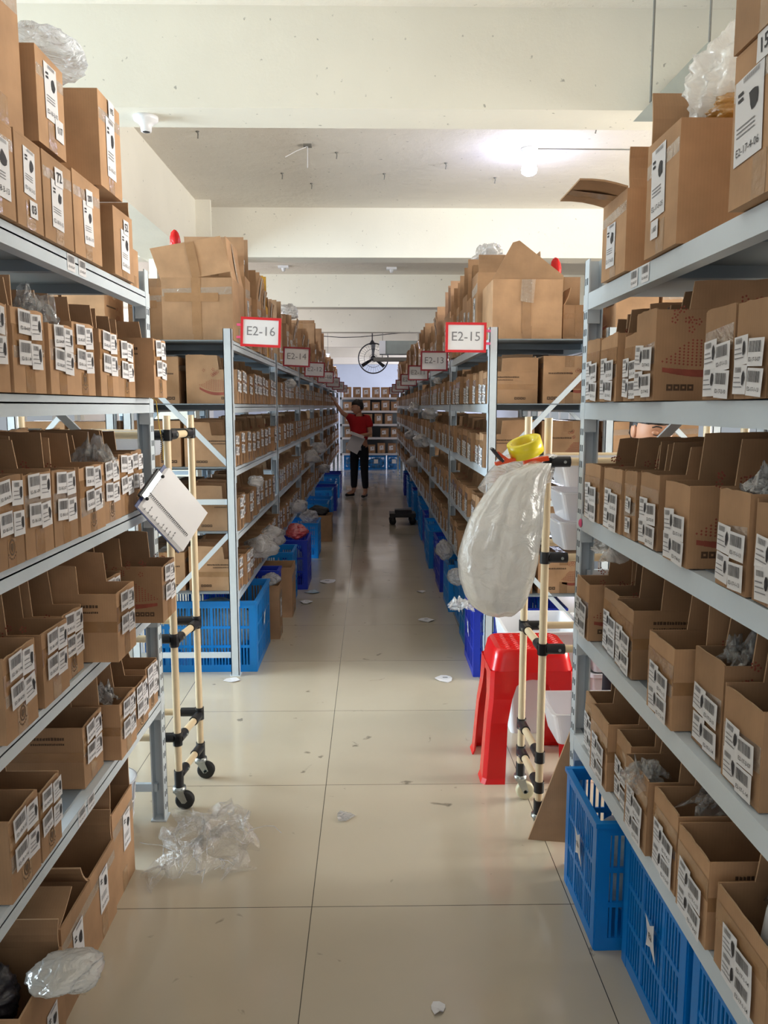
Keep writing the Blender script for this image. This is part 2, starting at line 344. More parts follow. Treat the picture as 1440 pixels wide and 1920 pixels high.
# ------------------------------------------------------------------ stickers
def sticker_mb(w, h, kind, code, rng, crumple=0.002):
    """white paper sticker in the XZ plane (facing -Y), centred; kind: barcode | picture"""
    b = MB(); e = 0.0006
    # slightly curled sheet
    nx = 4; vs = []; fs = []
    for j in range(2):
        for i in range(nx+1):
            vs.append(((i/nx-0.5)*w, -crumple*abs(noise.noise(Vector((i*0.9, j*2.1, rng.random()*0.1)))), (j-0.5)*h))
    for i in range(nx): fs.append((i, i+1, nx+2+i, nx+1+i))
    b.add(vs, fs, 'paper'); y = -crumple*0.45-e*1.5
    if kind == 'barcode':
        x = -w*0.40
        while x < w*0.34:
            bw = rng.choice((0.0008, 0.0012, 0.0018)); b.quad((x,y,h*0.0),(x+bw,y,h*0.0),(x+bw,y,h*0.40),(x,y,h*0.40),'ink'); x += bw+rng.choice((0.0009, 0.0014))
        b.merge(text_mb(code, min(h*0.22, w*0.17), 'ink', 0.01), T(0, y, -h*0.26))
    elif kind == 'picture':
        x = -w*0.34
        while x < w*0.1:
            b.quad((x,y,h*0.24),(x+0.001,y,h*0.24),(x+0.001,y,h*0.42),(x,y,h*0.42),'ink'); x += 0.0022
        for k in range(3):
            z = h*(0.05-0.16*k); b.quad((-w*0.4,y,z),(w*(0.05+0.1*k),y,z),(w*(0.05+0.1*k),y,z+h*0.035),(-w*0.4,y,z+h*0.035),'greyink')
        n = 9; cx, cz = w*0.28, h*0.05; pts = []
        for i in range(n):
            a = 2*math.pi*i/n; r = (0.75+0.5*rng.random()); pts.append((cx+math.cos(a)*w*0.11*r, y, cz+math.sin(a)*h*0.24*r))
        b.add(pts, [tuple(range(n))], 'ink')
    return b
rs = random.Random(5)
STICK = {}
for side, num in (('L', 18), ('R', 17)):
    for k in range(5):
        STICK[(side, 'barcode', k)] = sticker_mb(0.062, 0.052, 'barcode', 'E2-%d-%d-%02d' % (num, 1+k % 4, rs.randint(1, 16)), rs).mesh('label')
        STICK[(side, 'picture', k)] = sticker_mb(0.056, 0.056, 'picture', '', rs).mesh('label')

# ------------------------------------------------------------------ parts box (open cardboard bin, front cut low)
# local frame: front face on y=0 facing -Y, width along x, depth to +y
def dots(b, x, cz, cy, w, sgn, rng):
    """faded red bird emblem on a side wall at x: dotted crescent and little flowers above"""
    for i in range(21):
        for j in range(9):
            u = (i-10)/10.0; yy = cy + u*w*.5; zz = cz - .010*math.cos(u*1.4) + j*0.0068 + .022*max(0, u)**2
            if abs(u) > 1-.08*j: continue
            q = 0.0027; b.quad((x, yy-q, zz), (x, yy, zz-q), (x, yy+q, zz), (x, yy, zz+q), 'redprint')
    for i in range(12):
        y0 = cy - w/2 + i*w/12; f0 = (i-6)/6.0; f1 = (i-5)/6.0; z0 = cz-.018-.010*math.cos(f0*1.4)+.022*max(0, f0)**2; z1 = cz-.018-.010*math.cos(f1*1.4)+.022*max(0, f1)**2; hh = .004+.004*math.cos(f0*1.3)
        b.quad((x, y0, z0-hh), (x, y0+w/12, z1-hh), (x, y0+w/12, z1+hh), (x, y0, z0+hh), 'redprint')
    for k in range(9):
        fy = cy + (rng.random()-0.5)*w*0.8; fz = cz + 0.068 + rng.random()*0.05
        for a in range(5):
            q = 0.0026; yy = fy+0.0062*math.cos(a*1.257); zz = fz+0.0062*math.sin(a*1.257)
            b.quad((x, yy-q, zz), (x, yy, zz-q), (x, yy+q, zz), (x, yy, zz+q), 'redprint')

def marks(b, x, y0, z0, s=0.014, n=4):
    for i in range(n):
        y = y0+i*s*1.12
        b.quad((x, y, z0), (x, y+s, z0), (x, y+s, z0+s), (x, y, z0+s), 'brownprint')
        ex = 0.0004 if x > 0 else -0.0004; q = s*0.33
        b.quad((x+ex, y+q, z0+q), (x+ex, y+s-q, z0+q), (x+ex, y+s*0.5+q*0.6, z0+s-q), (x+ex, y+s*0.5-q*0.6, z0+s-q), 'card')

def textrow(b, x, y0, y1, z, h, rng):
    y = y0
    while y < y1:
        w = h*(0.6+0.4*rng.random()); b.quad((x, y, z), (x, y+w*0.85, z), (x, y+w*0.85, z+h*(0.6+0.4*rng.random())), (x, y, z+h*0.9), 'brownprint'); y += w*1.1

def bin_mb(w, d, hf, hb, notch, rng, style, t=0.004, lean=True, card='card', detail=True):
    b = MB(); hw = w/2
    wob = lambda a: (rng.random()-0.5)*a
    # bottom, front, back
    iw = hw-t
    b.box(-iw, t, 0, iw, d-t, t, card)
    f0, f1 = hf+wob(0.010), hf+wob(0.010)
    bulge = 0
    b.wavy([(-iw,0,0),(iw,0,0),(iw,0,f1),(-iw,0,f0)], (0,t,0), card, 'edge', rng)
    b.prism([(-iw,d-t,0),(iw,d-t,0),(iw,d-t,hf),(-iw,d-t,hf)], (0,t,0), card, card)
    bl = -abs(wob(0.03)) if lean else 0
    b.wavy([(-iw,d-t,hf+.0002),(iw,d-t,hf+.0002),(iw,d-t+bl,hb+wob(0.01)),(-iw,d-t+bl,hb+wob(0.01))], (0,t,0), card, 'edge', rng)
    for s in (-1, 1):
        x0 = s*hw; off = (-s*t, 0, 0)
        b.prism([(x0,0,0),(x0,d,0),(x0,d,hf),(x0,0,hf)], off, card, card)
        l = (s*0.004 + wob(0.012)) if lean else 0; nn = notch*(0.8+0.5*rng.random()); top = hb+wob(0.016)
        l = -s*min(abs(l), .008)
        b.wavy([(x0,nn,hf+.0002),(x0,d,hf+.0002),(x0+l,d,top),(x0+l,nn+0.003+.008*rng.random(),top-0.003)], off, card, 'edge', rng)
        if not detail: continue
        xo = s*(hw+0.0006)
        marks(b, xo, d*0.10 if style % 2 else d*0.55, 0.022)
        if style in (1, 3): dots(b, xo, hf*0.44, d*0.40, d*0.68, s, rng)
        if style in (0, 2): textrow(b, xo, d*0.18, d*0.62, hf*0.80, 0.009, rng); textrow(b, xo, d*0.18, d*0.5, hf*0.72, 0.006, rng)
        # horizontal tape band round the side
        b.quad((xo*1.001, 0, hf*0.44), (xo*1.001, d, hf*0.44), (xo*1.001, d, hf*0.60), (xo*1.001, 0, hf*0.60), 'tape') if style == 2 else None
    if detail:
        y = -0.0006-bulge
        tw = min(0.024, w*0.16)
        if rng.random() < .7: q0 = hf*(.25+.3*rng.random()); b.quad((-iw, y-.0002, q0), (iw, y-.0002, q0+.01), (iw, y-.0002, q0+.058), (-iw, y-.0002, q0+.048), 'tapec')
        b.quad((-tw, y, 0.0), (tw, y, 0.0), (tw, y, hf*0.32), (-tw, y, hf*0.32), 'tape')
        if style != 1: b.quad((-hw, y-0.0003, hf*0.55), (hw, y-0.0003, hf*0.55), (hw, y-0.0003, hf*0.80), (-hw, y-0.0003, hf*0.80), 'tape')
        if style == 0:   # round crest with an arc of letters under it
            cz = hf*0.22
            for i in range(14):
                a = 2*math.pi*i/14; c2 = 2*math.pi*(i+1)/14; r0, r1 = 0.011, 0.014
                b.quad((r0*math.cos(a),y-.0006,cz+r0*1.25*math.sin(a)),(r1*math.cos(a),y-.0006,cz+r1*1.25*math.sin(a)),(r1*math.cos(c2),y-.0006,cz+r1*1.25*math.sin(c2)),(r0*math.cos(c2),y-.0006,cz+r0*1.25*math.sin(c2)),'crest')
            b.add([(-0.006,y-.0006,cz+.008),(0.006,y-.0006,cz+.008),(0.007,y-.0006,cz-.002),(0,y-.0006,cz-.011),(-0.007,y-.0006,cz-.002)], [(0,4,3,2,1)], 'crest')
            for i in range(7):
                a = math.pi*(1.15+0.7*i/6); b.boxm(T(0.019*math.cos(a), y-.0004, cz-.004+0.021*math.sin(a)), 0.003, 0.0004, 0.0035, 'crest')
    return b

BINS = []
rb = random.Random(11)
for w, style in ((0.15, 0), (0.15, 1), (0.15, 2), (0.15, 3), (0.15, 0), (0.15, 1), (0.13, 2), (0.13, 3)):
    BINS.append((w, style, bin_mb(w, 0.28, 0.182, 0.255+0.018*rb.random(), 0.06+0.05*rb.random(), rb, style, card='card' if style != 2 else 'card2').mesh('parts_box')))

def put_bin(side, xf, y0, y1, z, label, rng, hf=0.182, hb=0.28, style=None, notch=0.08, labels='near', group=None, d=0.28, tilt=0.0):
    """side L: front faces +X; side R: front faces -X. y0..y1 along the aisle."""
    w = y1-y0-0.004; style = rng.randrange(4) if style is None else style
    me = bin_mb(w, d, hf, hb, notch, rng, style, card=rng.choice(('card', 'card2'))).mesh('parts_box')
    o = link('parts_box', me, None, (xf, (y0+y1)/2, z), (R(90) if side == 'L' else R(-90)) + tilt)
    tag(o, label, 'box', group)
    if side == 'L': rows = (hf*0.84, hf*0.50) if rng.random() < 0.8 else (hf*0.84, hf*0.48, )
    else: rows = (hf*0.50, hf*0.20)
    for r in rows:
        s0 = -0.027 + (rng.random()-0.5)*0.006
        for k, kind in enumerate(('barcode', 'picture') if side == 'L' else ('picture', 'barcode')):
            if w < 0.10 and k: continue
            c = link('label', STICK[(side, kind, rng.randrange(5))], o, (s0+k*0.056 if w >= 0.10 else 0, -0.0052-0.0012*k, r-k*0.006), 0)
            c.rotation_euler = (R((rng.random()-0.5)*1.5), R((rng.random()-0.5)*9), 0)
            c.scale = (min(1, w/0.13), 1, min(1.0, w/0.13))
    return o

# ------------------------------------------------------------------ closed or open carton
def carton_mb(w, d, h, rng, style=0, card='card2', open_top=False, flaps=(), t=0.005):
    """local frame as the parts box. style 0 plain, 1 printed marks, 2 bird emblem"""
    b = MB(); hw = w/2
    iw = hw-t; hc = h if open_top else h-t-.0002
    b.box(-iw, t, 0, iw, d-t, t, card)
    b.prism([(-iw,0,0),(iw,0,0),(iw,0,hc),(-iw,0,hc)], (0,t,0), card, card)
    b.prism([(-iw,d-t,0),(iw,d-t,0),(iw,d-t,hc),(-iw,d-t,hc)], (0,t,0), card, card)
    b.prism([(-hw,0,0),(-hw,d,0),(-hw,d,hc),(-hw,0,hc)], (t,0,0), card, card)
    b.prism([(hw,0,0),(hw,d,0),(hw,d,hc),(hw,0,hc)], (-t,0,0), card, card)
    # creased corner and pressed dent lines, a wide strip of glossy tape
    if rng.random() < .6: b.quad((-hw*.98, -.0009, h*.70), (hw*.98, -.0009, h*.74), (hw*.98, -.0009, h*.86), (-hw*.98, -.0009, h*.82), 'tapec')
    if not open_top:
        g = 0.0015; b.box(-hw, 0, h-t, hw, d/2-g, h, card); b.box(-hw, d/2+g, h-t, hw, d, h, card)
        b.quad((-hw-.0005, d/2-.025, h+.0008), (hw+.0005, d/2-.025, h+.0008), (hw+.0005, d/2+.025, h+.0008), (-hw-.0005, d/2+.025, h+.0008), 'tape')
        b.quad((-hw-.0006, d/2-.025, h-.06), (-hw-.0006, d/2+.025, h-.06), (-hw-.0006, d/2+.025, h), (-hw-.0006, d/2-.025, h), 'tape')
        b.quad((hw+.0006, d/2-.025, h-.06), (hw+.0006, d/2+.025, h-.06), (hw+.0006, d/2+.025, h), (hw+.0006, d/2-.025, h), 'tape')
    y = -0.0006; tw = min(0.024, w*0.2)
    b.quad((-tw, y, 0), (tw, y, 0), (tw, y, min(0.07, h*.3)), (-tw, y, min(0.07, h*.3)), 'tape')
    for s in (-1, 1):
        x = s*(hw+0.0006)
        b.quad((x, d/2-.022, 0), (x, d/2+.022, 0), (x, d/2+.022, min(.08, h*.3)), (x, d/2-.022, min(.08, h*.3)), 'tape')
        if style: marks(b, x, d*0.08, 0.02, 0.017); textrow(b, x, d*0.1, d*0.55, h*0.62, 0.010, rng)
        if style == 2: dots(b, x, h*0.36, d*0.68, d*0.42, s, rng)
    return b
def flap_mb(w, l, rng, t=0.0045, skew=0.0, card='card2', tape=True):
    """a flap hinged along the x axis at the origin, rising to +z"""
    b = MB(); hw = w/2; n = 4
    for i in range(n):
        z0, z1 = l*i/n, l*(i+1)/n; c0, c1 = 0.006*math.sin(z0/l*3), 0.006*math.sin(z1/l*3)
        b.prism([(-hw+skew*z0,c0,z0),(hw+skew*z0,c0,z0),(hw+skew*z1,c1,z1),(-hw+skew*z1,c1,z1)], (0,t,0), card, 'edge')
    if tape and w > 0.12: b.quad((-0.024,-.0008,0),(0.024,-.0008,0),(0.024,-.001+.002,l*.98),(-0.024,-.001+.002,l*.98),'tape')
    return b

def tall_label(w, h, lines, rng, hand=None, pic=True):
    """tall sticker with barcode, silhouette, code and optional handwriting"""
    b = MB(); y = -0.0012
    b.add([(-w/2,0,-h/2),(w/2,0,-h/2),(w/2,0,h/2),(-w/2,0,h/2)], [(0,1,2,3)], 'paper')
    x = -w*0.2
    while x < w*0.35: b.quad((x,y,h*0.42),(x+.0012,y,h*0.42),(x+.0012,y,h*0.48),(x,y,h*0.48),'greyink'); x += 0.0026
    if pic:
        n = 10; pts = []
        for i in range(n):
            a = 2*math.pi*i/n; r = 0.7+0.5*rng.random(); pts.append((w*0.18+math.cos(a)*w*0.17*r, y, h*0.16+math.sin(a)*h*0.13*r))
        b.add(pts, [tuple(range(n))], 'ink')
        for k in range(2): b.quad((-w*.38,y,h*(.30-.07*k)),(-w*.18,y,h*(.30-.07*k)),(-w*.2,y,h*(.34-.07*k)),(-w*.38,y,h*(.335-.07*k)),'ink')
    for k in range(3): z = -h*(0.08+0.05*k); b.quad((-w*.4,y,z),(w*.25,y,z),(w*.25,y,z+h*.014),(-w*.4,y,z+h*.014),'greyink')
    for k, s in enumerate(lines): b.merge(text_mb(s, w*0.27 if len(s) < 8 else w*0.185, 'ink', 0.0), T(0, y, -h*0.36+k*h*0.12))
    if hand:
        b.merge(text_mb(hand, w*0.42, 'ink', 0.02), T(0, y, h*0.62 if False else -h*0.0+h*0.0))
    return b
def hand_label(w, h, s):
    b = MB(); b.add([(-w/2,0,-h/2),(w/2,0,-h/2),(w/2,0,h/2),(-w/2,0,h/2)], [(0,1,2,3)], 'paper')
    b.merge(text_mb(s, min(h*0.8, w*1.3/len(s)), 'ink', 0.015), T(0, -0.001, -h*0.02, ry=R(-6))); return b

def put_carton(side, xf, y0, y1, z, d, h, label, rng, style=0, code=None, hand=None, open_top=False, flaps=(), card='card2', tilt=0.0, lab=(0, 0.55), group=None, name='carton', lw=0.075, lh=0.125):
    w = y1-y0-0.004
    o = carton_mb(w, d, h, rng, style, card, open_top).build(name, None, (xf, (y0+y1)/2, z), (R(90) if side == 'L' else R(-90) if side == 'R' else 0)+tilt)
    tag(o, label, 'carton', group)
    for fl in flaps:   # (edge, length, angle)
        e, l, ang = fl[:3]; sk = fl[3] if len(fl) > 3 else 0
        if e == 'front': f = flap_mb(w, l, rng, skew=sk, card=card).build('top_flap', o, (0, 0.001, h)); f.rotation_euler = (R(ang), 0, 0)
        if e == 'back': f = flap_mb(w, l, rng, skew=sk, card=card).build('top_flap', o, (0, d-0.006, h)); f.rotation_euler = (R(-ang), 0, 0)
        if e == 'left': f = flap_mb(d-0.012, l, rng, skew=sk, card=card).build('top_flap', o, (-w/2+0.001, d/2, h)); f.rotation_euler = (R(ang), 0, R(-90))
        if e == 'right': f = flap_mb(d-0.012, l, rng, skew=sk, card=card).build('top_flap', o, (w/2-0.001, d/2, h)); f.rotation_euler = (R(ang), 0, R(90))
    if code:
        tall_label(lw, lh, [code], rng).build('label', o, (lab[0], -0.002, h*lab[1])).rotation_euler = (0, R((rng.random()-0.5)*6), 0)
    if hand:
        hand_label(0.05, 0.042, hand).build('label', o, (lab[0]+0.012, -0.0035, h*lab[1]+lh*0.5+0.012 if h > 0.19 else h*0.88)).rotation_euler = (0, R((rng.random()-0.5)*8), 0)
    return o

# ------------------------------------------------------------------ bags and film
def blob(name, loc, r, mt, seed, label, cat='bag', wr=0.28, freq=3.0, n=56, m=38, squash=None, parent=None, group=None, rz=0):
    b = MB(); sd = Vector((seed*3.7, seed*1.3, seed*2.1))
    def fn(d, p):
        k = 1 + wr*1.1*noise.noise(d*1.3+sd) + wr*.45*(.5-2*abs(noise.noise(d*freq+sd))) + wr*.18*(.5-2*abs(noise.noise(d*freq*2.7+sd)))
        q = p*k
        if squash is not None and q.z < -r[2]*squash: q.z = -r[2]*squash
        return q
    b.ball((0,0,0), r[0], r[1], r[2], mt, n, m, fn)
    o = b.build(name, parent, loc, rz)
    if label: tag(o, label, cat, group)
    return o
def wisp(name, loc, mt, seed, size, label, cat='bag', spikes=1.2, n=26, group=None, lift=1.0):
    """crumpled loose sheet of film: a noisy height field folded over itself"""
    b = MB(); sd = Vector((seed*2.3, seed*0.7, 0)); vs = []
    for j in range(n+1):
        for i in range(n+1):
            u, v = i/n-0.5, j/n-0.5; p = Vector((u*4, v*4, 0))+sd
            rim = 1-0.35*abs(noise.noise(Vector((u*7, v*7, seed))))
            x = u*size[0]*rim + 0.25*size[0]*noise.noise(p*1.3+Vector((9,0,0)))
            y = v*size[1]*rim + 0.25*size[1]*noise.noise(p*1.3+Vector((0,9,0)))
            z = size[2]*max(0.0, (1-2.6*(u*u+v*v)))*(0.35+1.3*abs(noise.noise(p*spikes))*lift) + size[2]*0.25*abs(noise.noise(p*3.1))
            vs.append((x, y, z+0.003))
    b.add(vs, [(j*(n+1)+i, j*(n+1)+i+1, (j+1)*(n+1)+i+1, (j+1)*(n+1)+i) for j in range(n) for i in range(n)], mt, mt != 'floorfilm')
    if mt == 'floorfilm':   # creased ridges standing up out of the sheet
        rq = random.Random(4)
        for q in range(16):
            a = rq.random()*6.28; x, y = (rq.random()-.5)*size[0]*.8, (rq.random()-.5)*size[1]*.8; L = .05+.10*rq.random()
            b.path([(x+L*t_*math.cos(a)+.008*math.sin(t_*9+q), y+L*t_*math.sin(a)+.008*math.cos(t_*7+q), .02+.05*math.sin(t_*3.1)*rq.random()) for t_ in (0, .25, .5, .75, 1)], .0015, 'bagthin', 4)
    o = b.build(name, None, loc)
    tag(o, label, cat, group); return o

# ------------------------------------------------------------------ room
def struct(o): o['kind'] = 'structure'; return o
XR0, XR1, Y0, Y1, HC, HB = -6.0, 6.0, -3.0, 31.0, 3.43, 2.965
b = MB(); b.box(XR0, Y0, -0.1, XR1, Y1, 0, 'floor'); struct(b.build('floor'))
b = MB(); b.box(XR0, Y0, HC, XR1, Y1, HC+0.1, 'slab'); struct(b.build('ceiling'))
b = MB(); b.box(XR0, Y1, 0, XR1, Y1+0.2, HC, 'bluewall'); struct(b.build('wall_back'))
def side_wall(name, x0, x1):
    b = MB(); ys = [(-3, -1.5), (1.0, 2.2), (5.2, 9.0), (17.0, 20.5), (28.5, 31)]
    b.box(x0, Y0, 0, x1, Y1, 0.9, 'plaster'); b.box(x0, Y0, 2.9, x1, Y1, HC, 'plaster')
    for a, c in ys: b.box(x0, a, 0.9, x1, c, 2.9, 'plaster')
    struct(b.build(name))
side_wall('wall_left', XR0-0.2, XR0); side_wall('wall_right', XR1, XR1+0.2)
k = 0
for sx in (XR0-0.1, XR1+0.1):
    for a, c in ((-1.5, 1.0), (2.2, 5.2), (9.0, 17.0), (20.5, 28.5)):
        k += 1; b = MB(); w = 0.03
        b.box(sx-w, a, 0.9, sx+w, c, 0.95, 'door'); b.box(sx-w, a, 2.85, sx+w, c, 2.9, 'door')
        nn = max(2, int((c-a)/1.2))
        for i in range(nn+1): y = a+(c-a)*i/nn; b.box(sx-w, max(a, y-0.025), 0.95, sx+w, min(c, y+0.025), 2.85, 'door')
        struct(b.build('window_%d' % k))
kk = 0
for i in range(7):
    kk += 1; yb = 4.12 + i*3.93
    b = MB(); b.box(XR0, yb, HB, XR1, yb+0.28, HC, 'plaster'); struct(b.build('trim_%d' % kk))
# beam running away along the left, with a column where it meets the second cross beam
kk += 1; b = MB(); b.box(-2.1, 4.40, 2.885, -1.62, 8.05, HC, 'plaster'); struct(b.build('trim_%d' % kk))
kk += 1; b = MB(); b.box(-1.62, 7.76, 2.9, -1.48, 7.81, HC, 'plaster'); struct(b.build('trim_%d' % kk))
kk += 1; b = MB(); b.box(-2.05, 7.7, 0, -1.66, 8.1, 2.9, 'plaster'); struct(b.build('trim_%d' % kk))

# ------------------------------------------------------------------ racks
def rack(name_code, xf, xb, y0, y1, levels, ztop, label, side, holes=False, braces=True, deck_low=True):
    """xf: aisle face, xb: back face"""
    t = thing('storage_rack', ((xf+xb)/2, (y0+y1)/2, 0), 0, label, 'rack', 'storage racks')
    ox, oy = (xf+xb)/2, (y0+y1)/2
    sx = 1 if xf > xb else -1
    for (x, s) in ((xf, -sx), (xb, sx)):
        for (y, q) in ((y0, 1), (y1, -1)):
            b = MB(); x0, x1 = sorted((x-ox, x-ox+s*0.045)); ya, yb = sorted((y-oy, y-oy+q*0.05))
            # C-profile post: web + two flanges
            th = 0.004
            b.box(x0, ya, 0, x1, ya+th, ztop, 'steel') if q > 0 else b.box(x0, yb-th, 0, x1, yb, ztop, 'steel')
            b.box(x0, ya, 0, x0+th, yb, ztop, 'steel'); b.box(x1-th, ya, 0, x1, yb, ztop, 'steel')
            if holes:
                z = 0.04
                while z < ztop-0.05:
                    for dx in (0.011, 0.030):
                        for (yy, e) in ((ya, -1), (yb, 1)):
                            if (e < 0) != (q > 0): continue
                            b.box(x0+dx, yy+e*0.0005-0.0004, z, x0+dx+0.007, yy+e*0.0005+0.0004, z+0.022, 'hole')
                    xo = x-ox + (0.0006 if s < 0 else -0.0006)
                    b.box(xo-0.0004, ya+0.012, z, xo+0.0004, ya+0.018, z+0.02, 'hole'); b.box(xo-0.0004, yb-0.02, z, xo+0.0004, yb-0.014, z+0.02, 'hole')
                    z += 0.05
            b.box(x0-0.006, ya-0.006, 0, x1+0.006, yb+0.006, 0.006, 'steel')
            b.build('upright_post', t)
    for z in levels:
        for (x, s) in ((xf, -sx), (xb, sx)):
            b = MB(); x0, x1 = sorted((x-ox-s*0.002, x-ox+s*0.034))
            b.box(x0, y0-oy+0.003, z-0.05, x1, y1-oy-0.003, z-0.002, 'steel')
            # step lip on the beam's inner edge and end hooks
            b.box(x0+0.004, y0-oy+0.05, z-0.022, x1+(0.012 if s > 0 else 0), y1-oy-0.05, z-0.018, 'steel')
            for ye in (y0-oy+0.052, y1-oy-0.054): b.box(min(x0, x1)-0.001, ye-0.002, z-0.09, max(x0, x1)+0.001, ye+0.002, z, 'steel')
            b.build('shelf_beam', t)
        b = MB(); x0, x1 = sorted((xf-ox-sx*0.03, xb-ox+sx*0.03))
        b.box(x0, y0-oy+0.01, z-0.006, x1, y1-oy-0.01, z, 'steelin')
        yy = y0-oy+0.3
        while yy < y1-oy-0.2: b.box(x0, yy, z-0.035, x1, yy+0.03, z-0.006, 'steelin'); yy += 0.42
        b.build('shelf_panel', t)
    if braces:
        for (y, q) in ((y0, 1), (y1, -1)):
            yy = y-oy+q*0.02
            xa, xc = (xf-ox-sx*0.03, xb-ox+sx*0.03)
            for z in (0.12, 1.0): b = MB(); b.box(min(xa, xc), yy-0.008, z-0.015, max(xa, xc), yy+0.008, z+0.015, 'steel'); b.build('cross_brace', t)
            for (xs, zs, xe, ze) in ((xa, 1.20, xc, 1.76), (xa, 0.83, xc, 0.26)):
                b = MB(); p0 = Vector((xs, yy, zs)); p1 = Vector((xe, yy, ze)); dd = p1-p0; L = dd.length; ang = math.atan2(dd.z, dd.x)
                b.boxm(Matrix.Translation((p0+p1)/2) @ Matrix.Rotation(-ang, 4, 'Y'), L, 0.014, 0.026, 'steel'); b.build('diagonal_brace', t)
    return t
XL, XRr, DEP = -0.765, 0.655, 0.60
LV = (0.485, 0.83, 1.193, 1.543)
rackL = rack('L', XL, XL-DEP, 0.62, 2.86, (0.485, 0.832, 1.193, 1.556, 1.915), 1.99, 'near left steel rack with slotted end post beside the left pipe trolley', 'L', True)
rackR = rack('R', XRr, XRr+DEP, 0.38, 2.50, (0.485, 0.835, 1.198, 1.54, 1.865), 1.965, 'near right steel rack with slotted post, pink dot and blue crates underneath', 'R', True)
LEN, PITCH = 2.05, 2.1
EL = [(-0.75, 4.42+PITCH*i, 16-2*i) for i in range(7)]
ER = [(0.635, 4.32+PITCH*i, 15-2*i) for i in range(7)]
for x, y, nmb in EL: rack('E', x, x-DEP, y, y+LEN, LV+(1.885,), 1.945, 'pale steel rack on the left of the aisle under sign E2-%02d' % nmb if nmb > 9 else 'pale steel rack on the left of the aisle at the E2-%02d sign' % nmb, 'L', braces=(nmb > 12))
for x, y, nmb in ER: rack('E', x, x+DEP, y, y+LEN, LV+(1.885,), 1.945, 'pale steel rack on the right of the aisle at the E2-%02d sign' % nmb, 'R', braces=(nmb > 11))
rack('N', -1.98, -1.40, 4.42, 6.45, LV+(1.885,), 1.945, 'next aisle steel rack seen behind the E2-16 rack through the left shelves', 'L', braces=True)
rack('N', 1.90, 1.27, 4.32, 6.35, LV+(1.885,), 1.945, 'next aisle steel rack seen past the E2-15 rack through the right shelves', 'L', braces=True)
# end rack across the aisle
def end_rack():
    t = thing('storage_rack', (0.05, 19.8, 0), 0, 'white steel rack standing across the far end of the aisle', 'rack', 'storage racks')
    for x in (-0.78, 0.74):
        for y in (-0.25, 0.25):
            b = MB(); b.box(x, y-0.02, 0, x+0.04, y+0.02, 1.95, 'steel'); b.build('upright_post', t)
    for z in (0.395, 0.783, 1.105, 1.426, 1.745):
        for y in (-0.27, 0.25): b = MB(); b.box(-0.78, y, z-0.05, 0.78, y+0.02, z, 'white'); b.build('shelf_beam', t)
        b = MB(); b.box(-0.74, -0.25, z-0.01, 0.74, 0.25, z-0.001, 'steelin'); b.build('shelf_panel', t)
    b = MB(); b.box(-0.74, 0.215, 0.35, 0.74, 0.222, 1.72, 'steelin'); b.build('gap_shade_sheet', t)  # added dark sheet stands in for shade in the gaps, hiding the bright wall
end_rack()

# barcode stickers stuck on the near top beams: parts of the racks
for rk, x, y, z, rz in ((rackL, XL+0.003, 2.12, 1.891, R(90)), (rackL, XL+0.003, 2.20, 1.891, R(90)), (rackR, XRr-0.003, 2.02, 1.841, R(-90)), (rackR, XRr-0.003, 1.94, 1.841, R(-90)), (rackL, XL+0.003, 2.0, 0.461, R(90)), (rackL, XL+0.003, 2.07, 0.461, R(90))):
    o = link('barcode_label', STICK[('L', 'barcode', 1)], rk, (x-rk.location.x, y-rk.location.y, z), rz); o.scale = (0.85, 1, 0.8)
b = MB(); b.lathe([(0.0001, 0.006), (0.009, 0.005), (0.014, 0.001), (0.014, 0)], 'pink', 16, mtx=Matrix.Rotation(R(-90), 4, 'Y'))
b.build('round_magnet', None, (XRr-0.004, 2.44, 1.17)); tag(bpy.data.objects['round_magnet'], 'small round pink dot stuck on the near right rack middle beam end', 'magnet')

# ------------------------------------------------------------------ signs
def sign(txt, xc, y, z, side, fr):
    i_first = fr == 'redframe'
    t = thing('aisle_sign', (xc, y, z), 0, 'red-framed white sign reading %s at the end of its rack' % txt, 'sign', 'aisle number signs')
    w, h = 0.215, 0.155; b = MB(); q = 0.013
    for a in ((-w/2, -h/2, w/2, -h/2+q), (-w/2, h/2-q, w/2, h/2), (-w/2, -h/2+q, -w/2+q, h/2-q), (w/2-q, -h/2+q, w/2, h/2-q)): b.box(a[0], -0.006, a[1], a[2], 0.004, a[3], fr)
    b.build('frame', t)
    b = MB(); b.box(-w/2+0.008, -0.003, -h/2+0.008, w/2-0.008, 0.003, h/2-0.008, 'paper'); b.build('panel', t)
    b = MB(); b.merge(text_mb(txt, 0.068, 'greyink' , 0.0), T(0, -0.0036, 0.003)); bb = b.build('lettering', t)
    s = -1 if side == 'L' else 1
    for z in (-.03, .035): b = MB(); b.box(min(s*(w/2), s*(w/2+0.022)), -0.004, z-.006, max(s*(w/2), s*(w/2+0.022)), 0.02, z+.006, 'pink' if i_first else 'steel'); b.build('bracket', t)
    t.rotation_euler = (0, R(2.5 if side == 'L' else 0.5), 0)
for i, (x, y, nmb) in enumerate(EL): sign('E2-%02d' % nmb, x+0.165, y-0.03, 1.922-0.004*i, 'L', 'redframe' if i == 0 else 'darkredframe')
for i, (x, y, nmb) in enumerate(ER): sign('E2-%02d' % nmb, x-0.13, y-0.03, 1.888-0.006*i, 'R', 'redframe' if i == 0 else 'darkredframe')

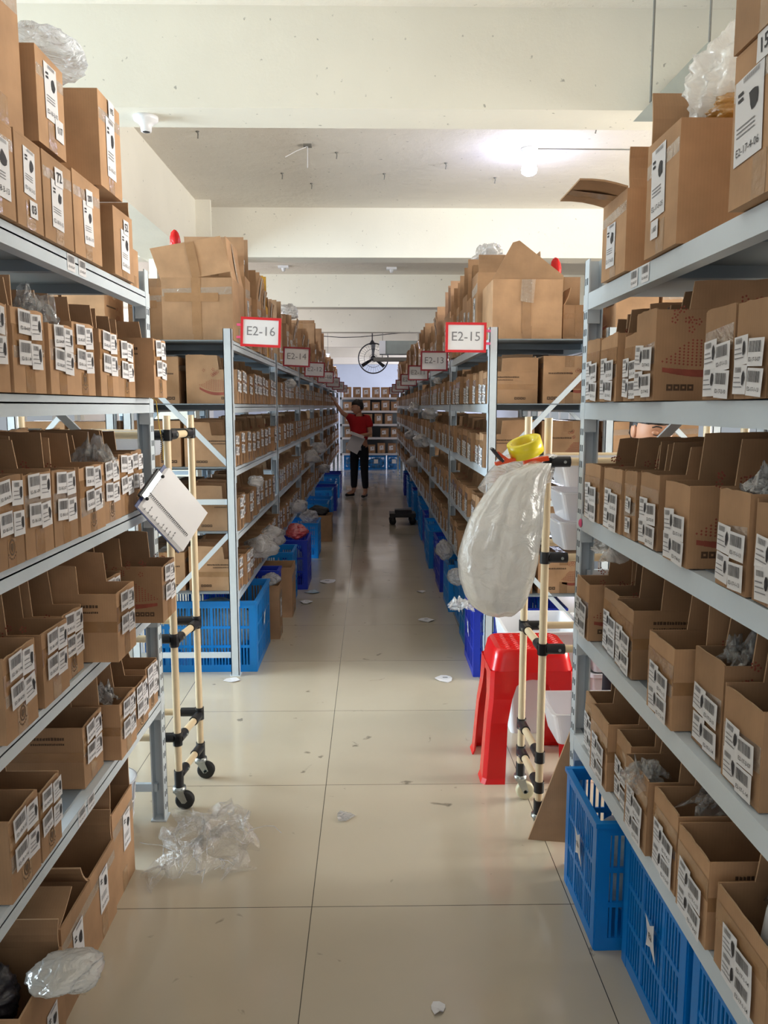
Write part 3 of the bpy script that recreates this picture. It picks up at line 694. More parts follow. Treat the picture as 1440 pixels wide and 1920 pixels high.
# ------------------------------------------------------------------ near boxes (world metres)
rng = random.Random(3)
def nlab(i, n, shelf, side, extra='open brown parts box with barcode stickers'):
    return '%s, %s from the %s rack end, %s shelf' % (extra, ORD[n-1-i], 'near left' if side == 'L' else 'near right', SHELF[shelf])
NEAR_L = {
 4: [(-.75,1.54,1.705,.18,.28,1),(-.75,1.72,1.89,.18,.27,3),(-.75,1.915,2.075,.165,.27,1),(-.755,2.08,2.24,.185,.27,0),(-.75,2.27,2.43,.185,.27,3),(-.755,2.435,2.62,.17,.265,0),(-.70,2.64,2.80,.19,.255,0)],
 3: [(-.75,1.45,1.595,.19,.27,0),(-.75,1.60,1.725,.19,.265,0),(-.75,1.73,1.885,.19,.265,1),(-.75,1.89,2.045,.18,.265,1),(-.745,2.05,2.245,.18,.265,0),(-.755,2.25,2.42,.18,.26,0),(-.76,2.425,2.565,.19,.262,2),(-.765,2.57,2.69,.19,.262,2)],
 2: [(-.75,1.585,1.745,.185,.275,0),(-.755,1.79,1.95,.175,.28,3),(-.77,1.955,2.09,.175,.275,0),(-.69,2.13,2.30,.19,.28,2),(-.79,2.33,2.50,.18,.285,1),(-.67,2.53,2.70,.185,.285,1)],
 1: [(-.755,1.575,1.725,.185,.28,0),(-.755,1.73,1.85,.17,.27,0),(-.785,2.09,2.25,.175,.28,2),(-.74,2.27,2.43,.17,.28,2),(-.75,2.45,2.60,.15,.24,0),(-.76,2.62,2.76,.16,.22,0)],
}
ZL = {1: .485, 2: .832, 3: 1.193, 4: 1.556}
NEAR_R = {
 4: [(.645,1.165,1.30,.16,.25,2),(.645,1.305,1.425,.165,.262,1),(.645,1.43,1.56,.165,.19,1),(.635,1.80,1.935,.20,.265,1),(.645,1.94,2.05,.165,.25,3),(.64,2.095,2.245,.175,.26,0),(.64,2.25,2.39,.175,.24,3)],
 3: [(.655,1.19,1.335,.175,.27,1),(.65,1.345,1.47,.18,.275,1),(.645,1.59,1.73,.17,.275,1),(.655,1.79,1.92,.175,.248,0),(.65,1.93,2.025,.17,.243,2),(.645,2.03,2.19,.165,.240,3),(.645,2.225,2.385,.16,.236,3)],
 2: [(.665,1.28,1.435,.18,.285,1),(.675,1.46,1.60,.20,.285,1),(.645,1.63,1.79,.18,.28,2),(.665,1.955,2.10,.18,.285,2),(.675,2.11,2.25,.18,.28,3),(.645,2.295,2.44,.17,.27,1)],
 1: [(.65,1.19,1.385,.16,.25,0),(.645,1.41,1.565,.18,.28,2),(.65,1.58,1.725,.18,.27,0),(.64,1.735,1.90,.18,.26,0),(.66,1.92,2.04,.185,.27,0),(.64,2.05,2.215,.19,.275,2),(.665,2.235,2.37,.17,.27,0)],
}
ZR = {1: .485, 2: .835, 3: 1.198, 4: 1.54}
for s, zz, tab in (('L', ZL, NEAR_L), ('R', ZR, NEAR_R)):
    for sh, rows in tab.items():
        for i, (xf, a, c, hf, hb, st) in enumerate(rows):
            put_bin(s, xf, a, c, zz[sh]+0.001, nlab(i, len(rows), sh, s), rng, hf, hb, st, notch=0.06+0.05*rng.random(), group='open parts boxes on the near %s rack' % ('left' if s == 'L' else 'right'), tilt=R((rng.random()-0.5)*.8))
# back row on the middle and second shelves (their raised flaps show above the front row)
def back_row(side, xb, ys, z, shelf, h):
    for i, (a, c) in enumerate(ys):
        o = link('parts_box', None if False else bin_mb(c-a-.004, .27, .18, h, .05, rng, 1, card='card').mesh('parts_box'), None, (xb, (a+c)/2, z+.001), R(-90) if side == 'L' else R(90))
        tag(o, 'back-row brown parts box, %s from the near %s rack end, %s shelf' % (ORD[i], 'left' if side == 'L' else 'right', SHELF[shelf]), 'box', 'back-row parts boxes')
back_row('L', -1.355, [(2.60-.17*i-.16, 2.60-.17*i) for i in range(6)], 1.193, 3, .265)
back_row('R', 1.245, [(2.40-.17*i-.16, 2.40-.17*i) for i in range(7)], 1.198, 3, .235)
back_row('L', -1.355, [(2.60-.17*i-.16, 2.60-.17*i) for i in range(5)], .832, 2, .285)
back_row('R', 1.245, [(2.40-.17*i-.16, 2.40-.17*i) for i in range(5)], .835, 2, .27)

# near top shelf cartons, left
g = 'cartons stacked on the near left rack'
TL = 1.916
put_carton('L', -.75, 1.60, 1.78, TL, .30, .19, 'carton at the left picture edge of the top shelf, label ending 3-13', rng, code='E2-18-3-13', group=g, lab=(0.02, .5), lw=.09, lh=.12)
put_carton('L', -.75, 1.785, 1.925, TL, .30, .195, 'carton with a small 03 note low on it, second from the left picture edge', rng, code='E2-18-3-05', group=g, lab=(0, .62), lw=.06, lh=.10)
hand_label(.04, .036, '03').build('label', bpy.data.objects['carton.001'], (.012, -.003, .045))
put_carton('L', -.75, 1.93, 2.115, TL, .30, .197, 'carton with a seventy-two note under the upper carton marked 117', rng, code='E2-18-3-15', hand='72', group=g, lab=(-.01, .45), lw=.07, lh=.11)
put_carton('L', -.75, 2.12, 2.33, TL, .30, .208, 'carton with a two-hundred note beneath the overhanging upper carton', rng, code='E2-18-1-10', hand='200', group=g, lab=(.0, .45), lw=.07, lh=.11)
put_carton('L', -.75, 2.44, 2.635, TL, .30, .195, 'torn dark carton with taped corner, last on near left top shelf', rng, code='E2-18-3-10', hand='52', group=g, open_top=True, flaps=(('right', .05, -8),), lab=(.01, .42), card='card', lw=.08, lh=.12)
put_carton('L', -.77, 2.66, 2.76, TL, .25, .12, 'small low brown carton beside the end post of left top shelf', rng, group=g)
put_carton('L', -.755, 1.935, 2.105, TL+.214, .32, .21, 'upper carton with handwritten 117 sticker and a clear bag on it', rng, code='E2-18-3-05', hand=None, group=g, lab=(-.0, .62), lw=.075, lh=.125)
hand_label(.05, .05, '117').build('label', bpy.data.objects['carton.006'], (.04, -.003, .06))
put_carton('L', -.735, 2.30, 2.495, TL+.214, .34, .25, 'dark-sided upper carton overhanging the aisle, handwritten 192 label', rng, code='E2-18-2-01', hand=None, group=g, lab=(0, .48), lw=.075, lh=.16)
hand_label(.05, .05, '192').build('label', bpy.data.objects['carton.007'], (.01, -.004, .225))
put_carton('L', -.775, 1.70, 1.905, TL+.198, .32, .36, 'tall upper carton with raised flaps at the top left picture edge', rng, group=g, card='card', open_top=True, flaps=(('back', .1, 5), ('right', .1, 4)))
put_carton('L', -.74, 1.50, 1.69, TL+.198, .30, .25, 'taped upper carton cut by the left picture edge', rng, group=g)
blob('plastic_bag', (-.83, 2.16, TL+.475), (.10, .17, .045), 'bagthin', 2, 'thin clear plastic bag draped over the upper left cartons', squash=.5, rz=R(20))
blob('plastic_bag', (-.78, 1.60, TL+.50), (.05, .07, .07), 'bagthin', 7, 'clear bag at the upper left corner of the picture', squash=.8)
blob('plastic_bag', (-.98, 2.72, TL+.17), (.10, .07, .09), 'bagthin', 4, 'pale blue-green plastic bag on the left top shelf behind the last carton', squash=.8)
# near top shelf cartons, right
g = 'cartons stacked on the near right rack'; TR = 1.866
put_carton('R', .64, 2.06, 2.27, TR, .28, .20, 'open carton on near right top shelf with flap sticking into the aisle', rng, code='E2-17-4-03', group=g, open_top=True, flaps=(('front', .125, 84, .1), ('back', .13, 4), ('right', .10, -4)), lab=(-.02, .42), lw=.075, lh=.11)
put_carton('R', .64, 1.72, 1.92, TR, .34, .25, 'tall open carton under the white bag on near right top shelf', rng, code='E2-17-5-05', group=g, open_top=True, flaps=(('back', .02, 5), ('left', .12, 5)), lab=(-.02, .62), lw=.085, lh=.15, card='card2')
hand_label(.045, .04, '1183').build('label', bpy.data.objects['carton.011'], (-.03, -.003, .055))
put_carton('R', .63, 1.235, 1.455, TR, .34, .255, 'carton at the right picture edge labelled E2-17-4-06', rng, code='E2-17-4-06', group=g, lab=(-.045, .55), lw=.10, lh=.14)
hand_label(.05, .045, '15').build('label', bpy.data.objects['carton.012'], (-.0, -.003, .235))
put_carton('R', .625, 1.22, 1.455, TR+.257, .34, .27, 'upper dark carton at the top right picture edge', rng, group=g, card='card')
blob('plastic_bag', (.79, 1.80, TR+.345), (.12, .08, .10), 'bag', 12, 'white plastic bag heaped on the near right open carton', squash=.75, wr=.35)
blob('plastic_bag', (.80, 1.755, TR+.275), (.09, .045, .03), 'orangefilm', 13, 'orange plastic bag under the white bag on the right carton', squash=.9)

# cartons on the floor under the left rack
g = 'cartons on the floor under the near left rack'
put_carton('L', -.785, 2.29, 2.50, 0, .34, .30, 'tall floor carton beside the left rack post with a dark raised flap', rng, code='E2-18-0-4', group=g, open_top=True, flaps=(('left', .10, -6), ('right', .12, 2), ('back', .1, 0)), lab=(.03, .62), card='card', lw=.07, lh=.12)
put_carton('L', -.775, 2.06, 2.275, 0, .34, .24, 'floor carton second from the left rack post with raised near flap', rng, code='E2-18-0-3', group=g, open_top=True, flaps=(('right', .09, 4), ('back', .1, 0)), lab=(.0, .6), card='card', lw=.07, lh=.12)
put_carton('L', -.765, 1.83, 2.045, 0, .34, .25, 'floor carton third from the left rack post with half-folded flap', rng, code='E2-18-0-2', group=g, open_top=True, flaps=(('left', .11, -60), ('right', .08, -35)), lab=(.0, .5), card='card', lw=.07, lh=.14)
put_carton('L', -.75, 1.56, 1.80, 0, .34, .23, 'open floor carton at the bottom left picture edge with a plastic bag', rng, code='E2-18-0-1', group=g, open_top=True, flaps=(('back', .08, 0), ('right', .07, 6)), lab=(.04, .35), card='card', lw=.06, lh=.1)
blob('plastic_bag', (-.70, 1.69, .245), (.075, .075, .026), 'bag', 21, 'white bag lying over the edge of the bottom left floor carton', squash=.9)
blob('plastic_bag', (-.90, 1.68, .19), (.09, .08, .07), 'goods', 22, 'dark bagged goods inside the bottom left floor carton', squash=.9)

# clear bags poking out of near boxes
for nm, loc, r, mt, sd, lb in (
 ('plastic_bag', (-.815, 1.99, 1.765), (.05, .045, .045), 'wrap', 31, 'clear bag poking from the third eye-level box on the left rack'),
 ('plastic_bag', (-.80, 2.33, 1.40), (.05, .045, .04), 'wrap', 32, 'shiny clear bag in a middle-shelf box of the left rack'),
 ('plastic_bag', (-.83, 2.38, .655), (.04, .04, .03), 'bagthin', 33, 'clear bag in a lowest-shelf box of the left rack'),
 ('plastic_bag', (.72, 1.99, 1.72), (.04, .04, .035), 'wrap', 35, 'clear bag in an eye-level box beside the tall red printed box'),
 ('plastic_bag', (.74, 1.42, 1.40), (.05, .045, .035), 'bagthin', 36, 'white papery bag in a middle-shelf box near the right edge'),
 ('plastic_bag', (.75, 1.53, 1.06), (.04, .04, .04), 'wrap', 38, 'clear bag in a second-lowest box near the right edge'),
 ('plastic_bag', (.80, 1.64, .70), (.09, .05, .05), 'wrap', 39, 'large clear bag of parts bulging from a lowest right shelf box'),
 ('plastic_bag', (.80, 1.335, .66), (.05, .04, .05), 'wrap', 41, 'clear bag of parts at the lowest right picture edge'),
 ('plastic_bag', (.655, 1.80, .665), (.045, .05, .03), 'wrap', 42, 'crinkled clear bag hooked over a lowest right shelf box front')):
    wisp(nm, (loc[0], loc[1], loc[2]-r[2]*1.3), mt, sd, (r[0]*2.3, r[1]*2.2, r[2]*2.3), lb, n=24, spikes=1.6)
b = MB(); b.lathe([(.0001, .16), (.02, .158), (.036, .14), (.04, .11), (.04, 0), (.0001, 0)], 'white', 20, mtx=T(0, 0, 0, ry=R(8)))
o = b.build('white_bottle', None, (.715, 1.275, .535)); tag(o, 'rounded white plastic bottle standing in the lowest right edge box', 'bottle')
wisp('plastic_bag', (.73, 2.22, 1.10), 'bagthin', 3, (.17, .22, .10), 'milky plastic bag bunched under the right middle shelf beam', lift=1.3)
wisp('plastic_film', (.76, 1.72, .77), 'wrap', 5, (.18, .26, .05), 'clear film sheet draped between the two lower right shelves', cat='film')

# paper sheets and bits on left middle shelf back
b = MB(); b.box(-.16, -.14, 0, .16, .14, .012, 'paper'); o = b.build('paper_sheets', None, (-1.16, 2.05, 1.475)); o.rotation_euler = (0, 0, R(8)); tag(o, 'white paper sheets lying on top of the middle-shelf back boxes', 'paper')

# ------------------------------------------------------------------ crates
def crate_mb(w, d, h, mt, cx=0.018):
    """lattice crate, x width, y depth; centred on x/y, z from 0"""
    b = MB(); hw, hd = w/2, d/2; t = 0.008
    b.box(-hw+.01, -hd+.01, 0, hw-.01, hd-.01, .006, mt)
    for wi, (a, c) in enumerate((((-hw, -hd), (hw, -hd)), ((hw, -hd), (hw, hd)), ((hw, hd), (-hw, hd)), ((-hw, hd), (-hw, -hd)))):
        dz = .0009*(wi % 2)
        a, c = Vector((*a, 0)), Vector((*c, 0)); L = (c-a).length; u = (c-a)/L; nrm = Vector((u.y, -u.x, 0))
        ang = math.atan2(u.y, u.x)
        def bar(s0, s1, z0, z1, th, out=0.0):
            z0, z1 = z0+dz, z1-dz; m = (a+u*(s0+s1)/2)+Vector((0, 0, (z0+z1)/2)) - nrm*(th/2-out)
            b.boxm(Matrix.Translation(m) @ Matrix.Rotation(ang, 4, 'Z'), s1-s0, th, z1-z0, mt)
        bar(0, L, 0, h*0.10, t, .002); bar(0, L, h*0.90, h*0.965, t, .002); bar(-.008+.001*(wi % 2), L+.008-.001*(wi % 2), h*0.965, h, .018, .009-.0006*(wi % 2))
        for z in (0.36, 0.63): bar(0, L, h*z-.008, h*z+.008, t, .001)
        for s in (.0008, L-.0358): bar(s, s+.035, .0004, h*.9685, t+.002, .003)
        nM = max(1, round(L/0.13))
        for i in range(1, nM): bar(L*i/nM-.008, L*i/nM+.008, .0005, h*.969, t-.001, .0014)
        x = .04
        while x < L-.04: bar(x, x+.007, h*.1, h*.9, .004, 0); x += cx
    return b
CR = {}
def put_crate(x0, x1, y0, y1, h, mt, label, contents=None, z=0, note=None, group='plastic crates on the floor along the aisle'):
    w, d = x1-x0, y1-y0; key = (round(w, 3), round(d, 3), round(h, 3), mt)
    if key not in CR: CR[key] = crate_mb(w, d, h, mt).mesh('plastic_crate')
    o = link('plastic_crate', CR[key], None, ((x0+x1)/2, (y0+y1)/2, z)); tag(o, label, 'crate', group)
    if note:
        s, c2 = note
        bb = MB(); n = 7; pts = [(-.03, 0, .045), (.0, 0, .03), (.03, 0, .05), (.022, 0, .0), (.03, 0, -.055), (-.004, 0, -.03), (-.035, 0, -.045), (-.02, 0, .0)]
        bb.add(pts, [tuple(range(8))[::-1]], 'paper'); bb.merge(text_mb(c2, .022, 'ink', .015), T(0, -.001, 0))
        f = bb.build('paper_note', o, (s*(w/2+.013), -d*0.05, h*.60), R(-90) if s < 0 else R(90))
        f.rotation_euler.x = R(4)
    if contents:
        blob('bagged_goods', ((x0+x1)/2, (y0+y1)/2, z+h*0.45), (w*.42, d*.42, h*.40), contents, len(label) % 17+1, 'bagged parts inside the ' + contents_of(label), cat='goods', squash=.98, wr=.12, n=28, m=18)
    return o
def contents_of(l): return ' '.join(l.split()[:12])
put_crate(.63, 1.03, 2.075, 2.415, .385, 'blue', 'tall blue crate with torn note nearest the leaning cardboard under right rack', 'lightgoods', note=(-1, 'E3'))
put_crate(.70, 1.10, 1.615, 2.04, .385, 'blue', 'blue crate under the right rack, second from the rack end, with pictured note', 'lightgoods', note=(-1, 'E2'))
put_crate(.70, 1.10, 1.12, 1.58, .385, 'blue', 'blue crate at the bottom right picture edge with red net on its rim', 'lightgoods')
b = MB(); b.path([(.695+.006*math.sin(i*1.7), 1.62-.03*i, .392+.004*math.cos(i*2.3)) for i in range(14)], .010, 'red', 6)
o = b.build('red_net_cord', None); tag(o, 'red netting cord lying along the rim of the bottom right crate', 'cord')
put_crate(-1.30, -.66, 4.50, 5.10, .42, 'blue', 'wide bright blue crate under the E2-16 rack end', 'lightgoods', note=(1, 'L'))

def odd(i): return ORD[i]
# right aisle row
cols = ['navy', 'blue', 'blue', 'blue', 'navy', 'navy', 'blue', 'blue', 'navy', 'blue', 'blue', 'blue', 'blue', 'navy', 'blue', 'blue', 'blue', 'blue', 'navy', 'blue']
for i in range(20):
    y = ER[i//4][1]+.065+.485*(i % 4); c = cols[i]
    x0 = .585+.02*((i*7) % 3) - (.03 if 4 <= i <= 8 else 0)
    put_crate(x0, x0+.52, y, y+.42, .40 if i < 3 else .36, c, '%s blue crate on the right aisle floor, %s below the E2-%02d rack' % ('royal' if c == 'navy' else 'light', ORD[i % 4], 15-2*(i//4)), 'lightgoods' if i < 6 else None, note=(-1, 'E2') if i in (0, 1, 5, 7) else None)
# left aisle row
LR = [('carton', -.60, 5.15, 5.32, .36), ('navy', -.63, 5.36, 5.52, .42), ('carton', -.57, 5.70, 5.98, .37), ('blue', -.60, 6.05, 6.40, .42), ('navy', -.53, 6.60, 7.02, .42), ('navy', -.60, 7.2, 7.55, .36), ('blue', -.53, 8.00, 8.42, .36), ('carton', -.44, 9.0, 9.3, .30), ('blue', -.52, 9.6, 10.0, .36), ('blue', -.50, 10.06, 10.46, .36), ('blue', -.54, 11.2, 11.6, .36), ('navy', -.50, 11.7, 12.1, .36), ('blue', -.54, 12.2, 12.6, .36), ('blue', -.52, 13.4, 13.8, .36), ('navy', -.52, 14.2, 14.6, .36)]
for i, (k, xf, a, c, h) in enumerate(LR):
    pos = ORD[i]
    if k == 'carton':
        o = put_carton('L', xf, a, c, 0, .34, h, 'tall brown carton on left aisle floor, %s item past the wide crate' % pos, rng, open_top=True, flaps=(('back', .05, 10),), card='card', group='cartons among the floor crates', code='E2-16' if i == 0 else None)
    else:
        put_crate(xf-.50, xf, a, c, h, k, '%s blue crate on left aisle floor, %s item past the wide crate' % ('royal' if k == 'navy' else 'light', pos), 'lightgoods' if i < 5 else None, note=(1, 'E2') if i == 3 else None)
blob('plastic_bag', (-.635, 6.80, .465), (.095, .17, .06), 'pinkbag', 51, 'coral pink plastic bag bulging from a royal blue crate', squash=.8)
blob('plastic_bag', (-.635, 8.2, .40), (.09, .15, .07), 'bagthin', 52, 'clear crinkled bag on a light blue crate, left aisle', squash=.8)
blob('black_bag', (-.60, 9.15, .33), (.12, .12, .06), 'dark', 53, 'black bag lying on the low brown carton in the left aisle', squash=.8)
blob('plastic_bag', (-.665, 5.24, .385), (.06, .07, .04), 'bagthin', 54, 'clear bag spilling from the first carton past the wide crate', squash=.9)
blob('plastic_bag', (.56, 5.05, .44), (.06, .13, .05), 'bagthin', 55, 'clear plastic bag spilling over the second right floor crate', squash=.9)
blob('plastic_bag', (.55, 5.9, .46), (.055, .14, .07), 'bagthin', 56, 'milky bag bulging between floor crates and lowest E2-15 shelf', squash=.9)
for i, (x, y, z, r) in enumerate(((-.70, 5.05, .64, .10), (-.70, 5.55, .62, .09), (-.70, 7.1, 1.72, .06), (-.68, 9.2, .95, .10), (-.68, 10.6, .98, .10), (-.67, 11.4, .65, .10), (-.68, 7.4, .60, .09), (-.70, 4.9, 1.07, .05))):
    blob('plastic_bag', (x, y, z), (r, r*1.5, r*.7), 'bagthin', 60+i, 'clear plastic bag on left rack shelf, %s such bag going away' % ORD[i], squash=.8, wr=.4, n=24, m=16)
for i, (x, y, z, r) in enumerate(((.60, 8.1, 1.45, .10), (.57, 10.3, 1.50, .12), (.58, 9.0, 1.14, .13), (.60, 12.0, 1.1, .12), (.60, 7.2, 1.75, .05), (.60, 11.2, .75, .12))):
    blob('plastic_bag', (x, y, z), (r*.7, r*1.7, r*.6), 'bagthin', 80+i, 'milky plastic bag hanging over right rack shelf, %s such bag going away' % ORD[i], squash=.8, wr=.45, n=24, m=16)

# ------------------------------------------------------------------ parts boxes in the aisle racks
STK_ROWS = {}
def rows_mb(side, rng):
    b = MB()
    for r in ((.155, .09) if side == 'L' else (.085, .03)):
        for k in (0, 1):
            w, h = .058, .05; x = -.031+k*.06; z = r-k*.005; y = -.0045
            b.quad((x-w/2, y, z-h/2), (x+w/2, y, z-h/2), (x+w/2, y, z+h/2), (x-w/2, y, z+h/2), 'paper')
            if k == 0:
                for q in range(7): b.quad((x-w*.35+q*.006, y-.0006, z), (x-w*.35+q*.006+.003, y-.0006, z), (x-w*.35+q*.006+.003, y-.0006, z+h*.4), (x-w*.35+q*.006, y-.0006, z+h*.4), 'greyink')
                b.quad((x-w*.3, y-.0006, z-h*.3), (x+w*.3, y-.0006, z-h*.3), (x+w*.3, y-.0006, z-h*.18), (x-w*.3, y-.0006, z-h*.18), 'greyink')
            else: b.quad((x-w*.1, y-.0006, z-h*.25), (x+w*.3, y-.0006, z-h*.25), (x+w*.25, y-.0006, z+h*.3), (x, y-.0006, z+h*.3), 'ink')
    return b
ROWS = {'L': rows_mb('L', rng).mesh('label'), 'R': rows_mb('R', rng).mesh('label')}
FAR = [bin_mb(.142, .28, .178, .240+.012*k, .07, rb, k % 4, card=('card', 'card2')[k % 2], detail=False) for k in range(4)]
stuffL, stuffR = MB(), MB()
def rowsm(side):
    b = MB()
    for r in ((.15, .09) if side == 'L' else (.08, .03)): b.quad((-.055, -.004, r-.024), (.055, -.004, r-.024), (.05, -.004, r+.024), (-.055, -.004, r+.024), 'paper')
    return b
FR = {'L': rowsm('L'), 'R': rowsm('R')}
proto = {}
count = 0
for i in range(7):
    for side, lst in (('L', EL), ('R', ER)):
        x, y0, nmb = lst[i]; r2 = random.Random(100+i*2+(side == 'R'))
        for sh, z in enumerate(LV, 1):
            y = y0+.06; n = 0; skipto = None
            while y+.15 < y0+LEN-.05:
                xf = x + (.01 if side == 'L' else -.01) + (r2.random()-.5)*.03
                rz = (R(90) if side == 'L' else R(-90)) + R((r2.random()-.5)*.8)
                n += 1
                if i < 2 or (i == 2 and sh == 4):
                    k = r2.randrange(len(BINS)); o = link('parts_box', BINS[k][2], None, (xf, y+.075, z+.001), rz); o.scale.z = .93+.10*r2.random(); count += 1
                    tag(o, 'open parts box, %s from near end, %s shelf of the E2-%02d rack' % (ORD[n-1], SHELF[sh], nmb), 'box', 'open parts boxes in the E2-%02d rack' % nmb)
                    link('label', ROWS[side], o, (0, 0, 0))
                else:
                    st = stuffL if side == 'L' else stuffR; mt = T(xf, y+.075, z+.001, rz=rz)
                    st.merge(FAR[r2.randrange(4)], mt); st.merge(FR[side], mt)
                y += .1565+.008*r2.random() + (.05 if r2.random() < .05 else 0)
for st, s in ((stuffL, 'left'), (stuffR, 'right')):
    o = st.build('parts_boxes'); tag(o, 'mass of open parts boxes filling the far racks on the %s of the aisle' % s, 'boxes', None, 'stuff')

# big printed cartons seen from the rack end (back row behind the aisle boxes)
for side, lst, s in (('L', EL, -1), ('R', ER, 1)):
    x, y0, nmb = lst[0]
    for sh, z in enumerate(LV, 1):
        for k in range(2):
            a = y0+.06+.32*k
            if side == 'L' and k == 0: xx = x-.30; 
            xx = x+s*.305
            o = carton_mb(.29, .285, .255 if sh > 1 else .22, rng, 2, 'card2').build('carton', None, (xx, a+.15, z+.001), R(90) if side == 'L' else R(-90))
            tag(o, '%s printed carton in the back row, %s shelf of the E2-%02d rack' % ('first' if k == 0 else 'second', SHELF[sh], nmb), 'carton', 'printed cartons in the back row')
# next aisle racks: a row of cartons each side
for (xc, y0, nm, s) in ((-1.50, 4.46, 'left', -1), (1.38, 4.36, 'right', 1)):
    for sh, z in ((3, LV[2]), (4, LV[3]), (5, 1.885), (2, LV[1])):
        for k in range(2):
            xx = xc+s*(.0+.25*k)
            w = .23
            o = carton_mb(w, .34, .25 if sh < 5 else .30, rng, 2, 'card2').build('carton', None, (xx+s*.06, y0+.03, z+.001), 0)
            tag(o, '%s printed carton, %s shelf of the next aisle rack on the %s' % ('inner' if k == 0 else 'outer', SHELF[sh], nm), 'carton', 'cartons in the next aisle racks')

# ------------------------------------------------------------------ cartons on the tops of the aisle racks
ZT = 1.886
o = put_carton('F', -.935, 0, 0.0, ZT, .38, .33, 'large taped carton with raised top flap beside sign E2-16', rng, card='card2') if False else None
def front_carton(xc, y, z, w, d, h, label, flaps, style=0, card='card2', tilt=0, cross=True):
    o = carton_mb(w, d, h, rng, style, card, True).build('carton', None, (xc, y, z), tilt); tag(o, label, 'carton', 'large cartons facing the cross aisle')
    b = MB(); b.quad((-.03, -.0012, h*.1), (.02, -.0012, h*.1), (.02, -.0012, h), (-.03, -.0012, h), 'tape')
    if cross: b.quad((-w*.46, -.0016, h*.62), (w*.3, -.0016, h*.62), (w*.3, -.0016, h*.76), (-w*.46, -.0016, h*.76), 'tape')
    b.build('packing_tape', o)
    for e, l, ang, sk, ry in flaps:
        if e == 'front': f = flap_mb(w, l, rng, skew=sk, card=card).build('top_flap', o, (0, .001, h)); f.rotation_euler = (R(ang), R(ry), 0)
        if e == 'back': f = flap_mb(w, l, rng, skew=sk, card=card).build('top_flap', o, (0, d-.006, h)); f.rotation_euler = (R(-ang), R(ry), 0)
        if e == 'left': f = flap_mb(d-.01, l, rng, skew=sk, card=card).build('top_flap', o, (-w/2+.001, d/2, h)); f.rotation_euler = (R(ang), 0, R(-90))
        if e == 'right': f = flap_mb(d-.01, l, rng, skew=sk, card=card).build('top_flap', o, (w/2-.001, d/2, h)); f.rotation_euler = (R(ang), 0, R(90))
    return o
front_carton(-.94, 4.485, ZT, .385, .40, .335, 'large taped carton with tilted raised flap beside sign E2-16', (('front', .19, 4, -.12, -10), ('right', .22, -8, 0, 0), ('left', .12, 12, 0, 0)))
o = front_carton(.845, 4.38, ZT, .375, .40, .315, 'large tape-wrapped carton with pointed raised flap beside sign E2-15', (), cross=False)
b = MB(); b.prism([(-.19, 0, 0), (.19, 0, 0), (.19, 0, .02), (-.05, 0, .20), (-.085, 0, .19)], (0, .005, 0), 'card2', 'edge'); b.build('top_flap', o, (0, .004, .315))
b = MB(); b.quad((-.04, -.004, .20), (.03, -.004, .19), (.04, -.004, .314), (-.035, -.004, .314), 'tapec'); b.build('clear_tape', o)
front_carton(1.15, 4.45, ZT, .19, .34, .19, 'low open carton between the big carton and the near right rack', (('left', .10, -20, 0, 0),), style=0, card='card')
front_carton(-1.25, 4.60, ZT, .20, .34, .30, 'carton behind and left of the big taped carton', (('back', .1, 5, 0, 0),), style=0, card='card')
front_carton(1.13, 4.85, ZT, .23, .30, .40, 'plain carton standing behind the low open carton on the E2-15 rack top', (), card='card2', cross=False)
front_carton(-1.22, 5.10, ZT, .18, .30, .60, 'tall narrow carton behind the big taped carton on the E2-16 rack top', (), card='card', cross=False)
for x, y, z, lb in ((-1.22, 5.22, ZT+.66, 'red plastic piece poking up above the left top cartons'), (1.12, 4.95, ZT+.45, 'red plastic piece poking up behind the right top carton')):
    o = blob('red_plastic_bag', (x, y, z), (.035, .03, .075), 'red', 9, lb, wr=.15)
HT_L = [.52, .60, .55, .66, .52, .55, .62]; 
tops = [(EL, 'L', [(.49, .23, .66, 0), (.74, .19, .34, 0), (.95, .22, .54, 1), (1.2, .18, .50, 0), (1.42, .2, .58, 2), (1.66, .26, .46, 0)]), (ER, 'R', [(.49, .24, .42, 0), (.75, .2, .50, 0), (.97, .22, .58, 1), (1.22, .2, .48, 0), (1.45, .2, .55, 0), (1.68, .26, .5, 0)])]
for lst, side, pat in tops:
    for i in range(7):
        x, y0, nmb = lst[i]; r3 = random.Random(300+i*2+(side == 'R'))
        items = pat if i == 0 else [(.085+.315*k, .23+.045*r3.random(), .36+.28*r3.random()+(.25 if (side == 'L' and i in (3, 4) and k < 2) else 0), k % 3) for k in range(6)]
        for k, (dy, w, h, st) in enumerate(items):
            xf = x + (.0 if side == 'L' else -.0) + (r3.random()-.5)*.05
            if (i, k) in ((5, 5), (6, 0)): h = .34
            two = h > .42
            hh = h if not two else h*.62
            card = 'amber' if (side == 'L' and i == 0 and st == 2) else r3.choice(('card', 'card2'))
            o = put_carton(side, xf, y0+dy, y0+dy+w, ZT, .36, hh, 'labelled carton on top of the E2-%02d rack, %s from its near end' % (nmb, ORD[k]), r3, open_top=True, flaps=((('front', .10+.06*r3.random(), 4+8*r3.random()) if r3.random() < .35 else ('back', .12, 3)), ('right', h-hh if two else .1, r3.random()*8-6), ('left', (h-hh)*.9 if two else .08, r3.random()*8-6)), card=card, tilt=R((r3.random()-.5)*4), group='cartons on top of the E2-%02d rack' % nmb, code='E2-%02d' % nmb if i < 3 else None, lab=(0, .5), lw=.08, lh=.15)
            if i >= 3:
                b = MB(); b.box(-.04, -.0015, hh*.3, .04, -.001, hh*.3+.14, 'paper'); b.build('label', o)
blob('plastic_bag', (.80, 5.55, ZT+.62), (.09, .22, .09), 'bag', 91, 'white plastic bag on the stacked cartons behind sign E2-15', squash=.8, wr=.45)
